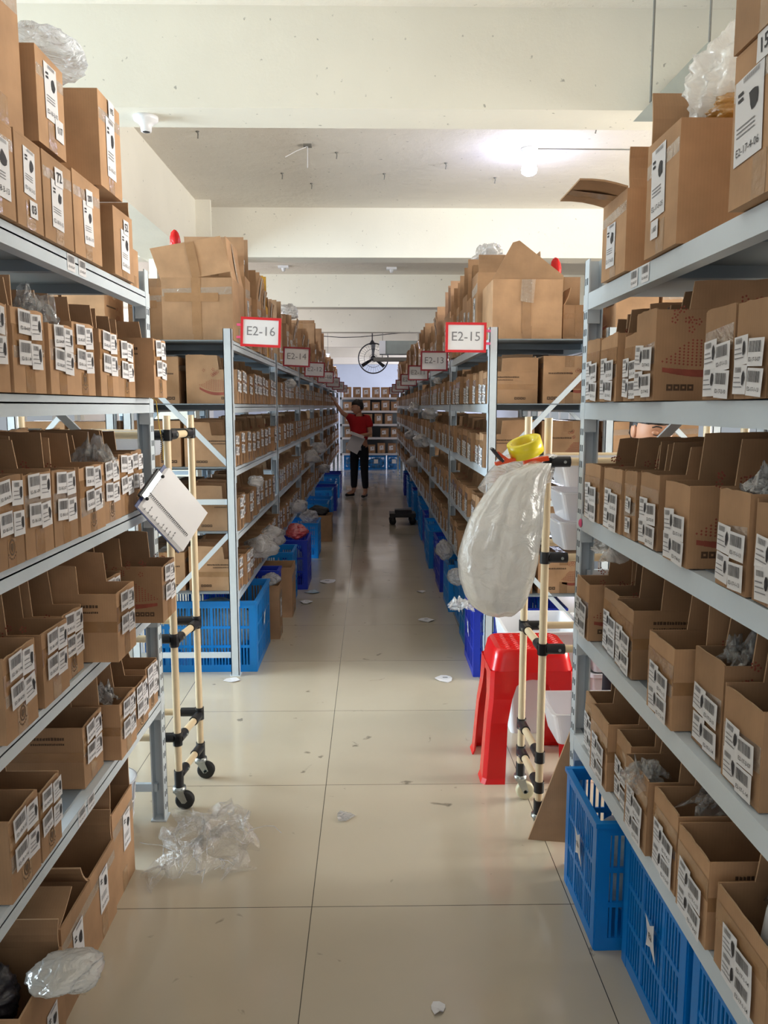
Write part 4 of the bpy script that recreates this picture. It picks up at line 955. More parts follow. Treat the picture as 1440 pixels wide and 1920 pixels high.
blob('plastic_bag', (-.82, 5.0, ZT+.50), (.06, .08, .07), 'bagthin', 92, 'clear bag between top cartons behind sign E2-16', squash=.8, wr=.45)
blob('plastic_bag', (-.85, 8.6, ZT+.62), (.09, .16, .08), 'bag', 93, 'white bag lying on the top cartons above sign E2-14', squash=.8, wr=.45)

# end rack boxes and crates
r4 = random.Random(8)
for sh, (z, xs) in enumerate(((.395, (-.55, -.3, -.02, .22, .48)), (.783, (-.58, -.35, -.1, .3, .55)), (1.105, (-.58, -.35, -.1, .15, .4)), (1.426, (-.60, -.37, -.14, .09, .32, .55)), (1.745, (-.60, -.37, -.14, .09, .32, .55))), 1):
    for k, xx in enumerate(xs):
        w = .18+.025*r4.random(); h = .20+.05*r4.random()
        o = carton_mb(w, .30, h, r4, 0, r4.choice(('card', 'card2')), True).build('carton', None, (xx+.05, 19.56, z+.001), R((r4.random()-.5)*4)); tag(o, 'labelled box, %s from left on the %s shelf of the far end rack' % (ORD[k], SHELF[sh]), 'carton', 'labelled boxes on the far end rack')
        b = MB(); cx = (r4.random()-.5)*.05; b.quad((cx-.05, -.002, h*.3), (cx+.05, -.002, h*.35), (cx+.045, -.002, h*.8), (cx-.05, -.002, h*.75), 'paper'); ix = cx+(r4.random()-.5)*.05; iz = h*(.42+.2*r4.random()); b.quad((ix-.012, -.003, iz), (ix+.008, -.003, iz+.005), (ix+.012, -.003, iz+.03), (ix-.01, -.003, iz+.026), 'ink'); b.build('label', o)
for i, (a, c) in enumerate(((-.66, -.16), (-.12, .38), (.40, .74))):
    put_crate(a+.02, c, 19.5, 19.9, .33, 'blue', 'blue crate on the floor under the far end rack, %s from left' % ORD[i], 'lightgoods')
    b = MB(); b.quad((-.05, 0, -.05), (.05, 0, -.05), (.05, 0, .05), (-.05, 0, .05), 'paper'); b.build('paper_note', bpy.data.objects[[o.name for o in bpy.data.objects if o.name.startswith('plastic_crate')][-1]], (0, -.215, .2))

# ------------------------------------------------------------------ pipe trolleys
def caster(t, x, y, z, wheel, fork='chrome'):
    r = .036
    b = MB(); b.lathe([(.0001, z), (.024, z), (.026, z-.012), (.018, z-.02)], fork, 16, (x, y, 0))
    for s in (-1, 1): b.prism([(x-.018, y+s*.016, z-.015), (x+.018, y+s*.016, z-.015), (x+.032, y+s*.016, r), (x+.012, y+s*.016, r-.008)], (0, s*.003, 0), fork)
    b.box(x-.02, y-.018, z-.02, x+.02, y+.018, z-.012, fork)
    c = b.build('caster', t)
    w = MB(); m = Matrix.Rotation(R(90), 4, 'X'); w.lathe([(.008, -.013), (r-.006, -.013), (r, -.008), (r, .008), (r-.006, .013), (.008, .013)], wheel, 24, (x+.02, y, r), m)
    w.lathe([(.0001, -.019), (.008, -.019), (.008, .019), (.0001, .019)], fork, 12, (x+.02, y, r), m); w.build('wheel', c)
def trolley(posts, ztop, zb, ydirs, xdirs, wheels, label):
    """posts: [(x,y)]*4 order A(near aisle) B(far aisle) C(near back) D(far back)"""
    t = thing('pipe_trolley', (0, 0, 0), 0, label, 'trolley', 'cream pipe trolleys')
    cx = sum(p[0] for p in posts)/4; cy = sum(p[1] for p in posts)/4; t.location = (cx, cy, 0)
    P = [(p[0]-cx, p[1]-cy) for p in posts]; r = .0135
    for k, (x, y) in enumerate(P):
        b = MB(); b.tube((x, y, zb), (x, y, ztop), r, 'beige', 20); b.build('upright_pipe', t)
        b = MB(); b.tube((x, y, zb-.002), (x, y, zb+.05), r+.004, 'black', 18); b.build('pipe_foot', t)
        caster(t, x, y, zb, wheels[k % 2])
    def joint(p, d, z):
        j = MB(); d = Vector(d).normalized(); c = Vector((p[0], p[1], z))
        j.tube(c-Vector((0, 0, .02)), c+Vector((0, 0, .02)), r+.0045, 'black', 18); j.tube(c+d*.012, c+d*.075, r+.0045, 'black', 18)
        q = c+d*.055; s = d.cross(Vector((0, 0, 1))); j.tube(q+s*.016, q+s*.021, .005, 'chrome', 8)
        return j
    for z in ydirs:
        for (a, c) in ((0, 1), (2, 3)):
            b = MB(); b.tube((*P[a], z), (*P[c], z), r, 'beige', 16); b.build('side_pipe', t)
            d = Vector((P[c][0]-P[a][0], P[c][1]-P[a][1], 0))
            joint(P[a], d, z).build('pipe_joint', t); joint(P[c], -d, z).build('pipe_joint', t)
    for z in xdirs:
        for (a, c) in ((0, 2), (1, 3)):
            b = MB(); b.tube((*P[a], z), (*P[c], z), r, 'beige', 16); b.build('shelf_pipe', t)
            d = Vector((P[c][0]-P[a][0], P[c][1]-P[a][1], 0))
            joint(P[a], d, z).build('pipe_joint', t); joint(P[c], -d, z).build('pipe_joint', t)
    return t
trolley([(-.732, 2.905), (-.703, 3.16), (-1.36, 2.905), (-1.36, 3.16)], 1.495, .09, (1.425, .66, .275, .135), (1.425, .67, .285), ('rubber', 'rubber'), 'cream pipe trolley with black joints on black casters beside near left rack')
trolley([(.592, 2.66), (.584, 2.96), (1.25, 2.66), (1.25, 2.96)], 1.49, .10, (1.345, .70, .31, .20), (1.345, 1.02, .70), ('nylon', 'nylon'), 'cream pipe trolley on white casters hung with the bag beside near right rack')

# tubs on the trolleys
def tub(x0, x1, y0, y1, z, h, label, mt='tub', cat='tub', taper=.03):
    b = MB(); t = .004; cx, cy = (x0+x1)/2, (y0+y1)/2; w, d = (x1-x0)/2, (y1-y0)/2
    def ringp(w, d, z, r=.02, n=4):
        pts = []
        for sx, sy, a0 in ((1, 1, 0), (-1, 1, 90), (-1, -1, 180), (1, -1, 270)):
            for i in range(n+1): a = R(a0+90*i/n); pts.append((sx*(w-r)+r*math.cos(a), sy*(d-r)+r*math.sin(a), z))
        return pts
    rings = [ringp(w-taper, d-taper, 0), ringp(w-taper*.2, d-taper*.2, h*.93), ringp(w, d, h*.94), ringp(w, d, h), ringp(w-.012, d-.012, h), ringp(w-taper-t, d-taper-t, t*1.2)]
    n = len(rings[0]); vs = [p for r_ in rings for p in r_]
    b.add(vs, [(k*n+i, k*n+(i+1) % n, (k+1)*n+(i+1) % n, (k+1)*n+i) for k in range(len(rings)-1) for i in range(n)], mt, False)
    b.add(rings[0], [tuple(range(n))[::-1]], mt); b.add(rings[-1], [tuple(range(n))], mt)
    o = b.build('plastic_tub', None, (cx, cy, z)); tag(o, label, cat, 'white plastic tubs'); return o
tub(.64, 1.20, 2.685, 2.935, 1.255, .095, 'milky white tub held in the top pipes of the right trolley')
tub(.64, 1.20, 2.685, 2.935, 1.035, .10, 'translucent lower tub of the stack on the right trolley middle pipes')
tub(.645, 1.19, 2.69, 2.93, 1.137, .10, 'translucent upper tub of the stack on the right trolley middle pipes')
tub(.64, 1.20, 2.685, 2.935, .33, .12, 'white tub with pinkish contents on the right trolley lower pipes')
tub(-1.33, -.775, 2.932, 3.128, 1.345, .09, 'milky white tub held in the top pipes of the left trolley')
tub(.62, .98, 3.55, 3.95, .30, .20, 'white foam bin on the floor stack behind the red stool', 'white')
tub(.63, .97, 3.56, 3.94, .0, .295, 'lower white foam bin standing on the floor behind the stool', 'white')
tub(1.01, 1.36, 3.55, 3.95, .30, .19, 'second upper white foam bin right of the first behind the stool', 'white')
tub(1.02, 1.35, 3.56, 3.94, .0, .295, 'second lower white foam bin on the floor right of the first', 'white')
put_crate(.70, 1.20, 4.90, 5.25, .40, 'navy', 'royal blue crate tucked under the E2-15 rack behind white bins') if False else None
# white translucent basket behind the left post
b = MB(); b.lathe([(.0001, 0), (.085, 0), (.105, .20), (.112, .21), (.104, .212), (.083, .006), (.0001, .006)], 'tub', 24)
for a in range(10):
    an = 2*math.pi*a/10; b.path([(.087*math.cos(an), .087*math.sin(an), .01), (.108*math.cos(an), .108*math.sin(an), .2)], .003, 'white', 5)
for z, r in ((.07, .094), (.13, .1)): b.ring((0, 0, z), (0, 0, 1), r, .003, 'white', 24, 5)
o = b.build('laundry_basket', None, (-.95, 2.72, .0)); tag(o, 'white latticed plastic basket on the floor behind the left slotted post', 'basket')
blob('pink_bag', (-.95, 2.72, .06), (.055, .055, .05), 'pinkbag', 14, 'pink plastic bag inside the white lattice basket', wr=.1)

# ------------------------------------------------------------------ clipboard on the left trolley
t = thing('clipboard', (-.655, 2.62, 1.193), 0, 'navy clipboard with white papers hanging on a cord in front of the left trolley', 'clipboard')
u = Vector((.078, .142, .143)).normalized(); v0 = Vector((.120, .135, -.200)).normalized(); v = (v0-u*v0.dot(u)).normalized(); nn = u.cross(v)
Mx = Matrix((( u.x, v.x, nn.x, 0), (u.y, v.y, nn.y, 0), (u.z, v.z, nn.z, 0), (0, 0, 0, 1)))
sg = 1 if nn.y < 0 else -1
b = MB(); b.boxm(Mx, .205, .262, .004, 'navyboard'); b.build('board', t)
b = MB()
for k in range(5): b.boxm(Mx @ T(.003*k-.002, .006+.002*k, sg*(.003+.0012*k)), .192, .250, .0008, 'paper')
b.build('paper_stack', t)
b = MB(); b.boxm(Mx @ T(0, -.128, sg*.012), .12, .022, .006, 'chrome'); b.boxm(Mx @ T(0, -.140, sg*.006), .13, .012, .014, 'dark')
for s in (-1, 1): b.merge((lambda q: (q.ball((0, 0, 0), .007, .007, .007, 'dark', 8, 6), q)[1])(MB()), Mx @ T(s*.055, -.115, sg*.016))
b.build('metal_clip', t)
b = MB()
pts = []
for i in range(150): z = i/149; pts.append(Mx @ Vector((-.03+.004*math.cos(i*1.3), -.12+.235*z, sg*(.012+.004*math.sin(i*1.3)))))
b.path(pts, .0012, 'dark', 4); b.build('coil_cord', t)
b = MB(); rr = random.Random(1)
for k in range(9):
    for j in range(rr.randint(1, 3)): b.boxm(Mx @ T(-.085+.012*j, -.095+.02*k, sg*.0095), .008, .0035, .0003, 'greyink')
b.build('handwriting', t)
t.scale = (.89, .89, .89)
b = MB(); b.path([(-.722, 2.66, 1.56), (-.70, 2.655, 1.545), (-.69, 2.64, 1.47), (-.672, 2.61, 1.40), (-.668, 2.595, 1.355)], .0016, 'string', 6)
b.path([(-.675+.004*math.cos(i*1.2), 2.61+.004*math.sin(i*1.2), 1.44-.0012*i) for i in range(80)], .0011, 'dark', 4)
o = b.build('hanging_string', None); tag(o, 'yellow string with black coil cord holding the clipboard', 'string')

# ------------------------------------------------------------------ big plastic bag on the right trolley
def hanging_bag():
    rows = [(1.352, .520, .565), (1.340, .470, .562), (1.312, .405, .550), (1.243, .350, .542), (1.180, .312, .540), (1.110, .288, .537), (1.045, .276, .532), (.986, .284, .518), (.932, .302, .502), (.898, .322, .488), (.872, .362, .462)]
    dep = [.008, .03, .055, .085, .105, .115, .118, .115, .105, .088, .045]
    n = 72; vs = []; K = 60; z0, z1 = rows[-1][0], rows[0][0]
    for k in range(K+1):
        z = z0+(z1-z0)*k/K; f = k/K
        for i in range(len(rows)-1):
            if rows[i][0] >= z-1e-6 >= rows[i+1][0]-1e-5:
                q = (z-rows[i+1][0])/(rows[i][0]-rows[i+1][0]); l = rows[i+1][1]+(rows[i][1]-rows[i+1][1])*q; r = rows[i+1][2]+(rows[i][2]-rows[i+1][2])*q; d = dep[i+1]+(dep[i]-dep[i+1])*q; break
        cx, w = (l+r)/2, (r-l)/2
        for i in range(n):
            an = 2*math.pi*i/n; ca, sa = math.cos(an), math.sin(an)
            # gathered folds run down from the handles and fade out; dents from the contents lower down
            fold = .16*f*f*(.5-abs(math.sin(an*5.5+1.2*math.sin(f*2.5)))) + .06*f*math.sin(an*13+f*4)
            dent = .13*(1-f)*noise.noise(Vector((ca*1.9, sa*1.9, f*4.0))) + .07*(.3-abs(noise.noise(Vector((ca*3.5+f*2, sa*3.5, f*6.5))))) + .03*noise.noise(Vector((ca*9, sa*9, f*16)))
            kx = 1+.35*fold+.25*dent; ky = 1+fold+dent*1.7
            vs.append((cx+w*kx*ca, 2.485+d*ky*sa, z))
    b = MB(); b.add(vs, [(k*n+i, k*n+(i+1) % n, (k+1)*n+(i+1) % n, (k+1)*n+i) for k in range(K) for i in range(n)], 'bag', True)
    b.add(vs[:n], [tuple(range(n))[::-1]], 'bag')
    o = b.build('plastic_bag', None); tag(o, 'large full white plastic bag hanging on the right pipe trolley', 'bag')
    for pts in ([(.44, 2.49, 1.285), (.50, 2.53, 1.33), (.55, 2.60, 1.352), (.590, 2.638, 1.368), (.612, 2.66, 1.362), (.60, 2.685, 1.34), (.555, 2.60, 1.30)], [(.385, 2.50, 1.265), (.415, 2.60, 1.31), (.47, 2.78, 1.345), (.555, 2.93, 1.368), (.60, 2.96, 1.372), (.58, 2.985, 1.35), (.50, 2.80, 1.32), (.45, 2.6, 1.29)]):
        h = MB(); rings = []; n2 = 16
        for i, p in enumerate(pts):
            wv = .034*(1-math.sin(math.pi*i/(len(pts)-1)))+.011
            for j in range(n2): a = 2*math.pi*j/n2; kk_ = 1+.25*math.sin(a*5+i); rings.append((p[0]+wv*kk_*math.cos(a)*.9, p[1]+wv*.5*kk_*math.sin(a), p[2]+wv*math.sin(a)*.5))
        h.add(rings, [(i*n2+j, i*n2+(j+1) % n2, (i+1)*n2+(j+1) % n2, (i+1)*n2+j) for i in range(len(pts)-1) for j in range(n2)], 'bagthin', True)
        h.build('bag_handle', o)
hanging_bag()
# wispy corner of the bag to the left
wisp('plastic_bag', (.50, 4.30, .42), 'bagthin', 9, (.14, .16, .07), 'small clear bag trailing over the first royal blue floor crate')

# ------------------------------------------------------------------ tape dispenser
t = thing('tape_dispenser', (.505, 2.60, 1.378), 0, 'orange tape gun with a yellow tape roll resting on the right trolley', 'tape dispenser')
Md = Matrix.Rotation(R(-18), 4, 'Y') @ Matrix.Rotation(R(78), 4, 'X') @ Matrix.Rotation(R(0), 4, 'Z')
b = MB(); b.lathe([(.038, -.024), (.056, -.024), (.056, .024), (.038, .024), (.038, -.024)], 'yellow', 40, (0, 0, .018), Matrix.Rotation(R(-20), 4, 'Y') @ Matrix.Rotation(R(12), 4, 'X')); b.build('tape_roll', t)
b = MB(); b.lathe([(.0001, -.026), (.036, -.026), (.036, -.01), (.0001, -.01)], 'orange', 24, (0, 0, .018), Matrix.Rotation(R(-20), 4, 'Y') @ Matrix.Rotation(R(12), 4, 'X'))
b.boxm(T(-.045, -.01, -.022, ry=R(-14)), .11, .035, .010, 'orange'); b.boxm(T(-.075, -.02, -.012, ry=R(35)), .050, .012, .010, 'orange'); b.boxm(T(.035, 0, -.024, ry=R(-10)), .08, .03, .014, 'orange')
b.build('body', t)
b = MB(); b.boxm(T(-.094, -.012, -.006, ry=R(50)), .055, .048, .008, 'dark'); b.boxm(T(-.098, -.016, -.004, ry=R(50)), .058, .003, .004, 'chrome'); b.build('blade_guard', t)

# ------------------------------------------------------------------ red stool
def stool():
    t = thing('plastic_stool', (.66, 3.27, 0), 0, 'glossy red plastic stool with patterned seat behind the right trolley', 'stool')
    def rr(w, d, z, r, n=6):
        pts = []
        for sx, sy, a0 in ((1, 1, 0), (-1, 1, 90), (-1, -1, 180), (1, -1, 270)):
            for i in range(n+1): a = R(a0+90*i/n); pts.append((sx*(w-r)+r*math.cos(a), sy*(d-r)+r*math.sin(a), z))
        return pts
    b = MB(); H = .545
    rings = [rr(.172, .145, H-.095, .05), rr(.160, .135, H-.04, .05), rr(.155, .13, H-.012, .05), rr(.147, .122, H, .05)]
    n = len(rings[0]); vs = [p for q in rings for p in q]
    b.add(vs, [(k*n+i, k*n+(i+1) % n, (k+1)*n+(i+1) % n, (k+1)*n+i) for k in range(3) for i in range(n)], 'red', True); b.add(rings[-1], [tuple(range(n))], 'red')
    # raised zigzag pattern
    for i in range(-4, 5):
        for j in range(-6, 6):
            x, y = j*.021+.0105, i*.024
            b.boxm(T(x, y, H+.001, rz=R(35 if (j % 2) else -35)), .024, .004, .002, 'red')
    b.build('seat', t)
    # skirts with arches between legs: arch panels on 4 sides
    for ang, hw in ((0, .172), (90, .145), (180, .172), (270, .145)):
        off = .145 if ang in (0, 180) else .172
        q = MB(); K = 16
        for i in range(K):
            a0, a1 = math.pi*i/K, math.pi*(i+1)/K; rw = hw*.52; rh = .085
            x0, x1 = -rw*math.cos(a0), -rw*math.cos(a1); zt = H-.094; z0 = zt-.11+rh*math.sin(a0); z1 = zt-.11+rh*math.sin(a1)
            q.prism([(x0, -off-.0, z0), (x1, -off-.0, z1), (x1, -off, zt+.006), (x0, -off, zt+.006)], (0, .004, 0), 'red')
        o = q.build('apron', t, (0, 0, 0), R(ang))
    for sx in (-1, 1):
        for sy in (-1, 1):
            b = MB(); prof = [(H-.085, .172, .145, .125), (H-.20, .176, .150, .092), (.25, .188, .166, .085), (.02, .204, .184, .092), (0, .212, .192, .098)]
            outer = []; 
            for z, ox, oy, wd in prof:
                x, y = sx*ox, sy*oy; c = .016
                outer.append([(x-sx*wd, y, z), (x-sx*c, y, z), (x, y-sy*c, z), (x, y-sy*wd, z), (x-sx*.007, y-sy*wd, z), (x-sx*.007, y-sy*(c+.004), z), (x-sx*(c+.004), y-sy*.007, z), (x-sx*wd, y-sy*.007, z)])
            m = 8; vs = [p for q in outer for p in q]
            b.add(vs, [(k*m+i, k*m+(i+1) % m, (k+1)*m+(i+1) % m, (k+1)*m+i) for k in range(len(prof)-1) for i in range(m)], 'red'); b.add(outer[-1], [tuple(range(m))], 'red')
            b.build('leg', t)
stool()

# leaning cardboard sheet
b = MB()
b.prism([(0, 0, .065), (.155, 0, .045), (.20, 0, .05), (.185, 0, .44), (.165, 0, .475), (.148, 0, .462)], (0, .006, 0), 'card', 'edge')
o = b.build('cardboard_sheet', None, (.535, 2.545, 0)); o.rotation_euler = (R(-2), 0, R(4)); tag(o, 'dark brown cut cardboard sheet standing against the right rack post', 'cardboard')

# floor film and scraps
wisp('plastic_film', (-.57, 2.62, 0), 'floorfilm', 2, (.34, .44, .12), 'crumpled clear plastic film on the floor by the left trolley caster', cat='film', n=22, spikes=2.4)
SC = [(-.10, 2.83, .045, 'bagthin', 'dry leaf-like plastic scrap on the floor tile near the middle'), (.42, 4.35, .07, 'paper', 'torn pictured paper label on the floor at the E2-15 post'), (-.78, 4.35, .05, 'paper', 'white scraps at the foot of the E2-16 post'), (-.50, 6.15, .07, 'paper', 'pale paper scrap beside the left floor crates'), (-.48, 6.5, .08, 'lightgoods', 'pale green paper scrap farther along the left crates'), (-.38, 6.9, .09, 'paper', 'curled white sheet lying out in the left of the aisle'), (.40, 5.6, .07, 'paper', 'white label lying beside the right floor crates'), (.42, 6.5, .06, 'paper', 'small white scrap by the right crates farther away'), (.17, 1.86, .03, 'paper', 'tiny white scrap on the nearest floor tile')]
for i, (x, y, s, mt, lb) in enumerate(SC):
    b = MB(); rq = random.Random(i); n = 9; pts = [(math.cos(2*math.pi*k/n)*s*(.5+.5*rq.random()), math.sin(2*math.pi*k/n)*s*(.5+.5*rq.random()), .002+.008*rq.random()) for k in range(n)]
    b.add(pts+[(0, 0, .003)], [(k, (k+1) % n, n) for k in range(n)], mt); b.add([(p[0], p[1], p[2]-.001) for p in pts]+[(0, 0, .002)], [((k+1) % n, k, n) for k in range(n)], mt)
    if mt == 'paper' and s > .06: b.quad((-s*.2, -s*.1, .012), (s*.2, -s*.1, .012), (s*.2, s*.05, .012), (-s*.2, s*.05, .012), 'ink')
    o = b.build('paper_scrap', None, (x, y, 0)); tag(o, lb, 'scrap', 'paper scraps on the floor')
# small dolly on the right of the far aisle
t = thing('black_dolly', (.42, 10.4, 0), 0, 'low black wheeled dolly on the floor beside the right crates', 'dolly')
b = MB(); b.box(-.17, -.14, .10, .17, .14, .15, 'dark'); b.box(-.10, -.08, .15, .12, .08, .19, 'dark'); b.build('deck', t)
for sx in (-1, 1):
    for sy in (-1, 1): b = MB(); b.lathe([(.0001, -.02), (.045, -.02), (.045, .02), (.0001, .02)], 'rubber', 16, (sx*.13, sy*.11, .048), Matrix.Rotation(R(90), 4, 'X')); b.box(sx*.13-.015, sy*.11-.03, .05, sx*.13+.015, sy*.11-.024, .1, 'dark'); b.build('wheel', t)

# ------------------------------------------------------------------ ceiling things
def bulb(x, y, z, lit, label, drop=0.0, power=0.0, col=(0.82, 0.85, 1.0), s=1.0):
    t = thing('ceiling_bulb' if lit else 'lamp_holder', (x, y, z), 0, label, 'lamp')
    b = MB(); b.lathe([(.0001, 0), (.062*s, 0), (.06*s, -.018*s), (.04*s, -.03*s), (.028*s, -.045*s), (.026*s, -.07*s), (.018*s, -.072*s)], 'white', 28)
    if drop: b.tube((0, 0, 0), (0, 0, drop), .004, 'wire', 6)
    b.build('holder', t)
    if lit:
        b = MB(); b.lathe([(.017*s, -.07*s), (.03*s, -.09*s), (.05*s, -.11*s), (.058*s, -.15*s), (.055*s, -.175*s), (.035*s, -.19*s), (.0001, -.193*s)], 'bulb', 28); b.build('glass_globe', t)
        l = bpy.data.lights.new('bulb_light', 'POINT'); l.energy = power; l.color = col; l.shadow_soft_size = .06
        lo = bpy.data.objects.new('bulb_light', l); C.objects.link(lo); lo.location = (x, y, z-.26*s)
bulb(1.19, 6.23, HC, True, 'lit cool white bulb in a round holder on the ceiling', power=12, col=(0.60, 0.64, 1.0))
bulb(-1.12, 4.25, HB, False, 'empty white porcelain lamp holder under the first ceiling beam')
bulb(-.95, 18.4, 2.72, True, 'distant lit bulb hanging on a wire at the far end', drop=.7, power=16, s=.9)
b = MB(); b.path([(1.19, 6.23, HC-.004), (2.0, 6.23, HC-.006), (3.2, 6.25, HC-.004), (5.9, 6.3, HC-.004)], .004, 'wire', 5); o = b.build('ceiling_wire', None); tag(o, 'thin wire running along the ceiling from the lit bulb to the right', 'wire')
def jbox(x, y, w, lb, wires):
    b = MB(); b.box(-w/2, -w/2, -.012, w/2, w/2, 0, 'wire')
    for (dx, dy, dz) in wires: b.path([(0, 0, -.01), (dx*.5, dy*.5, dz*.4-.01), (dx, dy, dz)], .003, 'white', 5)
    o = b.build('wire_stub', None, (x, y, HC)); tag(o, lb, 'wire')
jbox(-.455, 6.18, .06, 'old junction with two dangling white wire ends on the ceiling', [(-.16, -.05, -.10), (.0, -.03, -.17)])
for i, (x, y, lb) in enumerate(((-1.18, 11.3, 'small white socket on the ceiling between the second and third beams, left one'), (.30, 11.4, 'small white socket on the ceiling between the second and third beams, right one'))):
    b = MB(); b.box(-.07, -.05, -.03, .07, .05, 0, 'white'); b.lathe([(.0001, -.07), (.02, -.07), (.03, -.03)], 'white', 12); o = b.build('ceiling_socket', None, (x, y, HC)); tag(o, lb, 'socket')
for i, (x, y) in enumerate(((-1.20, 5.9), (-.72, 6.9), (-.25, 6.35), (.12, 6.9), (1.55, 5.75), (1.05, 7.0), (.6, 6.6), (-.5, 7.2))):
    b = MB(); b.path([(0, 0, 0), (.004, 0, -.02), (.0, .01, -.045)], .005, 'wire', 5); b.lathe([(.0001, 0), (.014, 0), (.01, -.006)], 'wire', 8)
    near = ('above the left rack', 'left of the dangling wires toward the second beam', 'just right of the dangling wires', 'in the middle near the second beam', 'at the far right above the bulb wire', 'right of the middle near the second beam', 'left of the lit bulb', 'below the dangling wires near the second beam')[i]
    o = b.build('ceiling_hook', None, (x, y, HC)); tag(o, 'short wire stub in the ceiling plaster, ' + near, 'hook', 'wire stubs in the ceiling')
# duct hung on rods at right
t = thing('ceiling_duct', (1.28, 4.02, 2.90), 0, 'grey-green hanging duct with slanted end at upper right on two rods', 'duct')
b = MB(); b.prism([(0, -.24, 0), (.02, -.24, .02), (.225, -.24, .235), (2.8, -.24, .235), (2.8, -.24, 0)], (0, .30, 0), 'duct')
b.build('casing', t)
for x, y in ((.045, -.05), (.27, -.15)): b = MB(); b.tube((x, y, .05), (x, y, HC-2.90), .006, 'wire', 8); b.lathe([(.0001, HC-2.90), (.025, HC-2.90), (.022, HC-2.912)], 'wire', 12, (x, y, 0)); b.build('hanger_rod', t)
# far hanging unit
t = thing('hanging_cabinet', (.62, 16.9, 2.60), 0, 'pale grey box unit hung on rods near the far end', 'unit')
b = MB(); b.box(-.42, -.1, 0, .45, .25, .27, 'duct'); b.build('casing', t)
b = MB(); b.box(-.43, -.12, 0, -.30, -.09, .27, 'white'); b.build('bracket', t); b = MB(); b.box(.40, -.12, 0, .47, -.09, .27, 'white'); b.build('bracket', t)
b = MB(); b.box(-.55, -.15, -.14, .5, .2, -.07, 'wire'); b.build('lower_rail', t)
for x in (-.36, .38, .43): b = MB(); b.tube((x, 0, -.07), (x, 0, HC-2.60), .006, 'wire', 6); b.build('hanger_rod', t)

# fan
t = thing('industrial_fan', (.07, 17.6, 2.56), 0, 'black round cage fan hanging at the far end of the aisle', 'fan')
b = MB(); Rf = .325
for r_ in (Rf, Rf*.97): b.ring((0, 0, 0), (0, 1, 0), r_, .008, 'fan', 40, 6)
b.ring((0, -.06, 0), (0, 1, 0), Rf*.6, .004, 'fan', 32, 4); b.ring((0, -.07, 0), (0, 1, 0), Rf*.25, .004, 'fan', 24, 4)
for i in range(32):
    a = 2*math.pi*i/32; b.path([(.05*math.cos(a), -.075, .05*math.sin(a)), (Rf*.6*math.cos(a), -.06, Rf*.6*math.sin(a)), (Rf*math.cos(a), 0, Rf*math.sin(a))], .0022, 'fan', 4)
b.build('cage', t)
b = MB(); b.lathe([(.0001, -.06), (.055, -.05), (.06, .04), (.05, .16), (.0001, .17)], 'fan', 20, (0, 0, 0), Matrix.Rotation(R(-90), 4, 'X')); b.build('motor', t)
for a0 in (-35, 90, 215):
    b = MB(); m = Matrix.Rotation(R(-a0), 4, 'Y'); vs = [m @ Vector(p) for p in ((.05, -.03, -.02), (.29, -.045, -.045), (.30, -.01, .03), (.06, 0, .03))]
    b.prism(vs, (0, .006, 0), 'fan'); b.build('blade', t)
b = MB(); b.tube((0, .12, 0), (-.02, .12, .34), .025, 'fan', 10); b.lathe([(.075, .30), (.06, .33), (.0001, .42)], 'fan', 12, (-.02, .12, 0)); b.tube((-.02, .12, .40), (-.02, .12, HC-2.56), .012, 'fan', 8); b.build('mount', t)
b = MB(); b.path([(-2.6+.4*i, 17.0, 3.0+.05*math.sin(i*.9)) for i in range(10)], .008, 'fan', 5); o = b.build('hanging_cable', None); tag(o, 'dark cable sagging across the far ceiling behind the fourth beam', 'cable')

# ------------------------------------------------------------------ people
def skin_obj(name, pts, edges, radii, mt, parent, sub=2, loc=(0, 0, 0), root=0):
    me = bpy.data.meshes.new(name); me.from_pydata([tuple(p) for p in pts], edges, []); me.materials.append(M[mt])
    o = link(name, me, parent, loc)
    md = o.modifiers.new('skin', 'SKIN'); md.use_smooth_shade = True
    if not me.skin_vertices:
        raise RuntimeError('no skin layer')
    for i, r in enumerate(radii):
        r = r if isinstance(r, tuple) else (r, r)
        me.skin_vertices[0].data[i].radius = r; me.skin_vertices[0].data[i].use_root = (i == root)
    s = o.modifiers.new('sub', 'SUBSURF'); s.levels = sub; s.render_levels = sub
    return o
def hand(parent, wrist, direction, palm_n, s=1.0, curl=.35):
    d = Vector(direction).normalized(); n = Vector(palm_n).normalized(); side = d.cross(n).normalized(); w = Vector(wrist)
    pts = [w, w+d*.03*s, w+d*.075*s]; ed = [(0, 1), (1, 2)]; rad = [.024*s, (.028*s, .016*s), (.030*s, .014*s)]
    o1 = skin_obj('hand', pts, ed, rad, 'skin', parent, 1)
    for k, (off, L) in enumerate(((-.026, .062), (-.009, .070), (.009, .066), (.025, .052))):
        p0 = w+d*.068*s+side*off*s; p1 = p0+d*L*.45*s+n*curl*.01*s; p2 = p1+d*L*.33*s+n*curl*.03*s; p3 = p2+d*L*.22*s+n*curl*.03*s
        skin_obj('finger', [p0, p1, p2, p3], [(0, 1), (1, 2), (2, 3)], [.0095*s, .009*s, .0085*s, .007*s], 'skin', o1, 1)
    p0 = w+d*.02*s-side*.024*s; skin_obj('thumb', [p0, p0-side*.018*s+d*.022*s+n*.008*s, p0-side*.026*s+d*.045*s+n*.016*s], [(0, 1), (1, 2)], [.012*s, .011*s, .008*s], 'skin', o1, 1)
